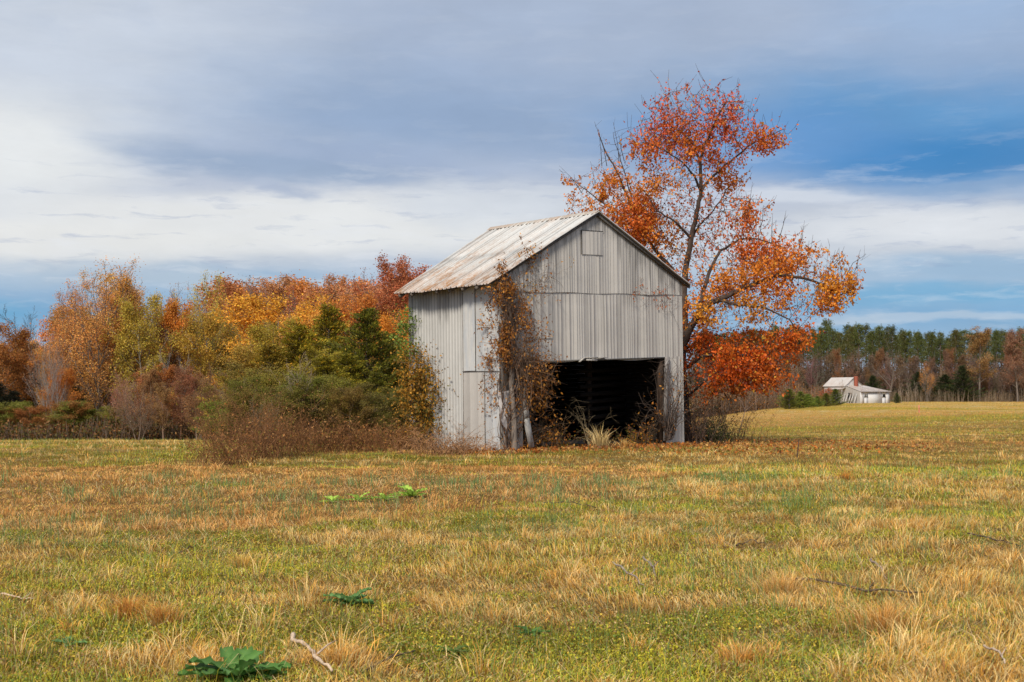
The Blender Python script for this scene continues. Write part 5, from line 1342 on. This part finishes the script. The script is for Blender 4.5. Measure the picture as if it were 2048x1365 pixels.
dock(770, 1001, 64, 'middle bright green weed in the row before the barn', 10, GRD)
dock(718, 1004, 62, 'low bright green weed next in the row away from the tallest', 10, GRD)
dock(664, 1006, 60, 'outermost bright green weed of the row before the barn', 10, GRD)
dock(1410, 953, 40, 'small bright weed alone in the grass before the maple', 8, (.2, .3, .06))
def tuft(px, py, wpx, hpx, n, c, label, name='grass_tuft'):
    x, y, z = place(px, py); s = y / FPX; m = n; a = rng.random(m) * 6.28; rr = np.minimum(np.abs(rng.normal(size=m)), 2.0) * wpx * .24 * s
    X = x + np.cos(a) * rr; Y = y + np.sin(a) * rr; hh = hpx * s * (.5 + .6 * rng.random(m))
    col = np.array(c)[rng.integers(0, len(c), m)] * (.6 + .7 * rng.random(m))[:, None]
    V, Q, T_, C = blades(X, Y, hh, np.maximum(.0024, y * .00024) * np.ones(m), np.clip(.15 + rr / (wpx * .5 * s) * .7 + .5 * rng.random(m), 0, 1.4), a + rng.normal(size=m) * .8, col)
    mb = MB(); mb.add(V - np.array([x, y, z]), Q, T_, C); o = mb.build(name, M_GRASS); o.location = (x, y, z); tag(o, label, 'grass tuft'); return o
ST = [(.90, .64, .27), (.80, .50, .17), (.74, .38, .09)]; RU = [(.84, .45, .10), (.72, .34, .07), (.60, .26, .06)]
tuft(1690, 962, 42, 28, 160, RU, 'dark golden tuft standing alone in the open field')
tuft(1200, 898, 46, 56, 130, [(.85, .66, .34), (.70, .52, .22)], 'tall pale straw clump before the dark barn doorway')
tuft(1250, 896, 40, 26, 70, ST, 'short straw clump beside the tall pale one at the doorway')
tuft(262, 1235, 130, 58, 330, RU, 'big brown tuft paired with another in the near grass')
tuft(330, 1246, 110, 62, 300, RU + ST, 'brown tuft with pale tips paired with the darker one')
tuft(490, 1135, 90, 40, 260, [(.80, .50, .12), (.66, .40, .1)], 'golden spreading tuft in short green grass')
tuft(1480, 1325, 190, 60, 420, ST + RU, 'wide straw tuft in the nearest grass')
tuft(1760, 1262, 250, 76, 620, RU + ST, 'widest rusty tuft behind the nearest grass')
tuft(1560, 1190, 140, 60, 500, ST, 'pale straw tuft leaning over the dark fallen branch')

def litter():
    n = 2600; a = rng.random(n) * 6.28; rr = 5.5 * rng.random(n) ** .6; x = 6.5 + np.cos(a) * rr * 1.1; y = 38.5 + np.sin(a) * rr * 1.3 - .5
    n2 = 1500; fs = rng.random(n2) * 9 - 1.5; ft = -1.3 * rng.random(n2) ** 1.5 - .05; x = np.append(x, BA[0] + BD[0] * fs + BS[0] * ft); y = np.append(y, BA[1] + BD[1] * fs + BS[1] * ft)
    k = ~in_barn(x, y); x, y = x[k], y[k]; n = len(x); P = np.stack([x, y, H(x, y) + .02 + .08 * rng.random(n)], 1)
    dd = np.stack([rng.normal(size=n), rng.normal(size=n), .4 * rng.normal(size=n)], 1)
    C = np.array([(.62, .22, .04), (.45, .14, .03), (.60, .34, .10), (.30, .14, .06)])[rng.integers(0, 4, n)] * (.6 + .6 * rng.random(n))[:, None]
    l = MB(); l.leaves(P, .085 * (.6 + .7 * rng.random(n)), C, 0, .7, dirs=dd)
    tag(l.build('fallen_leaves', M_LEAF), 'fallen orange and brown leaves under the maple and along the barn front', 'leaves', kind='stuff')
litter()
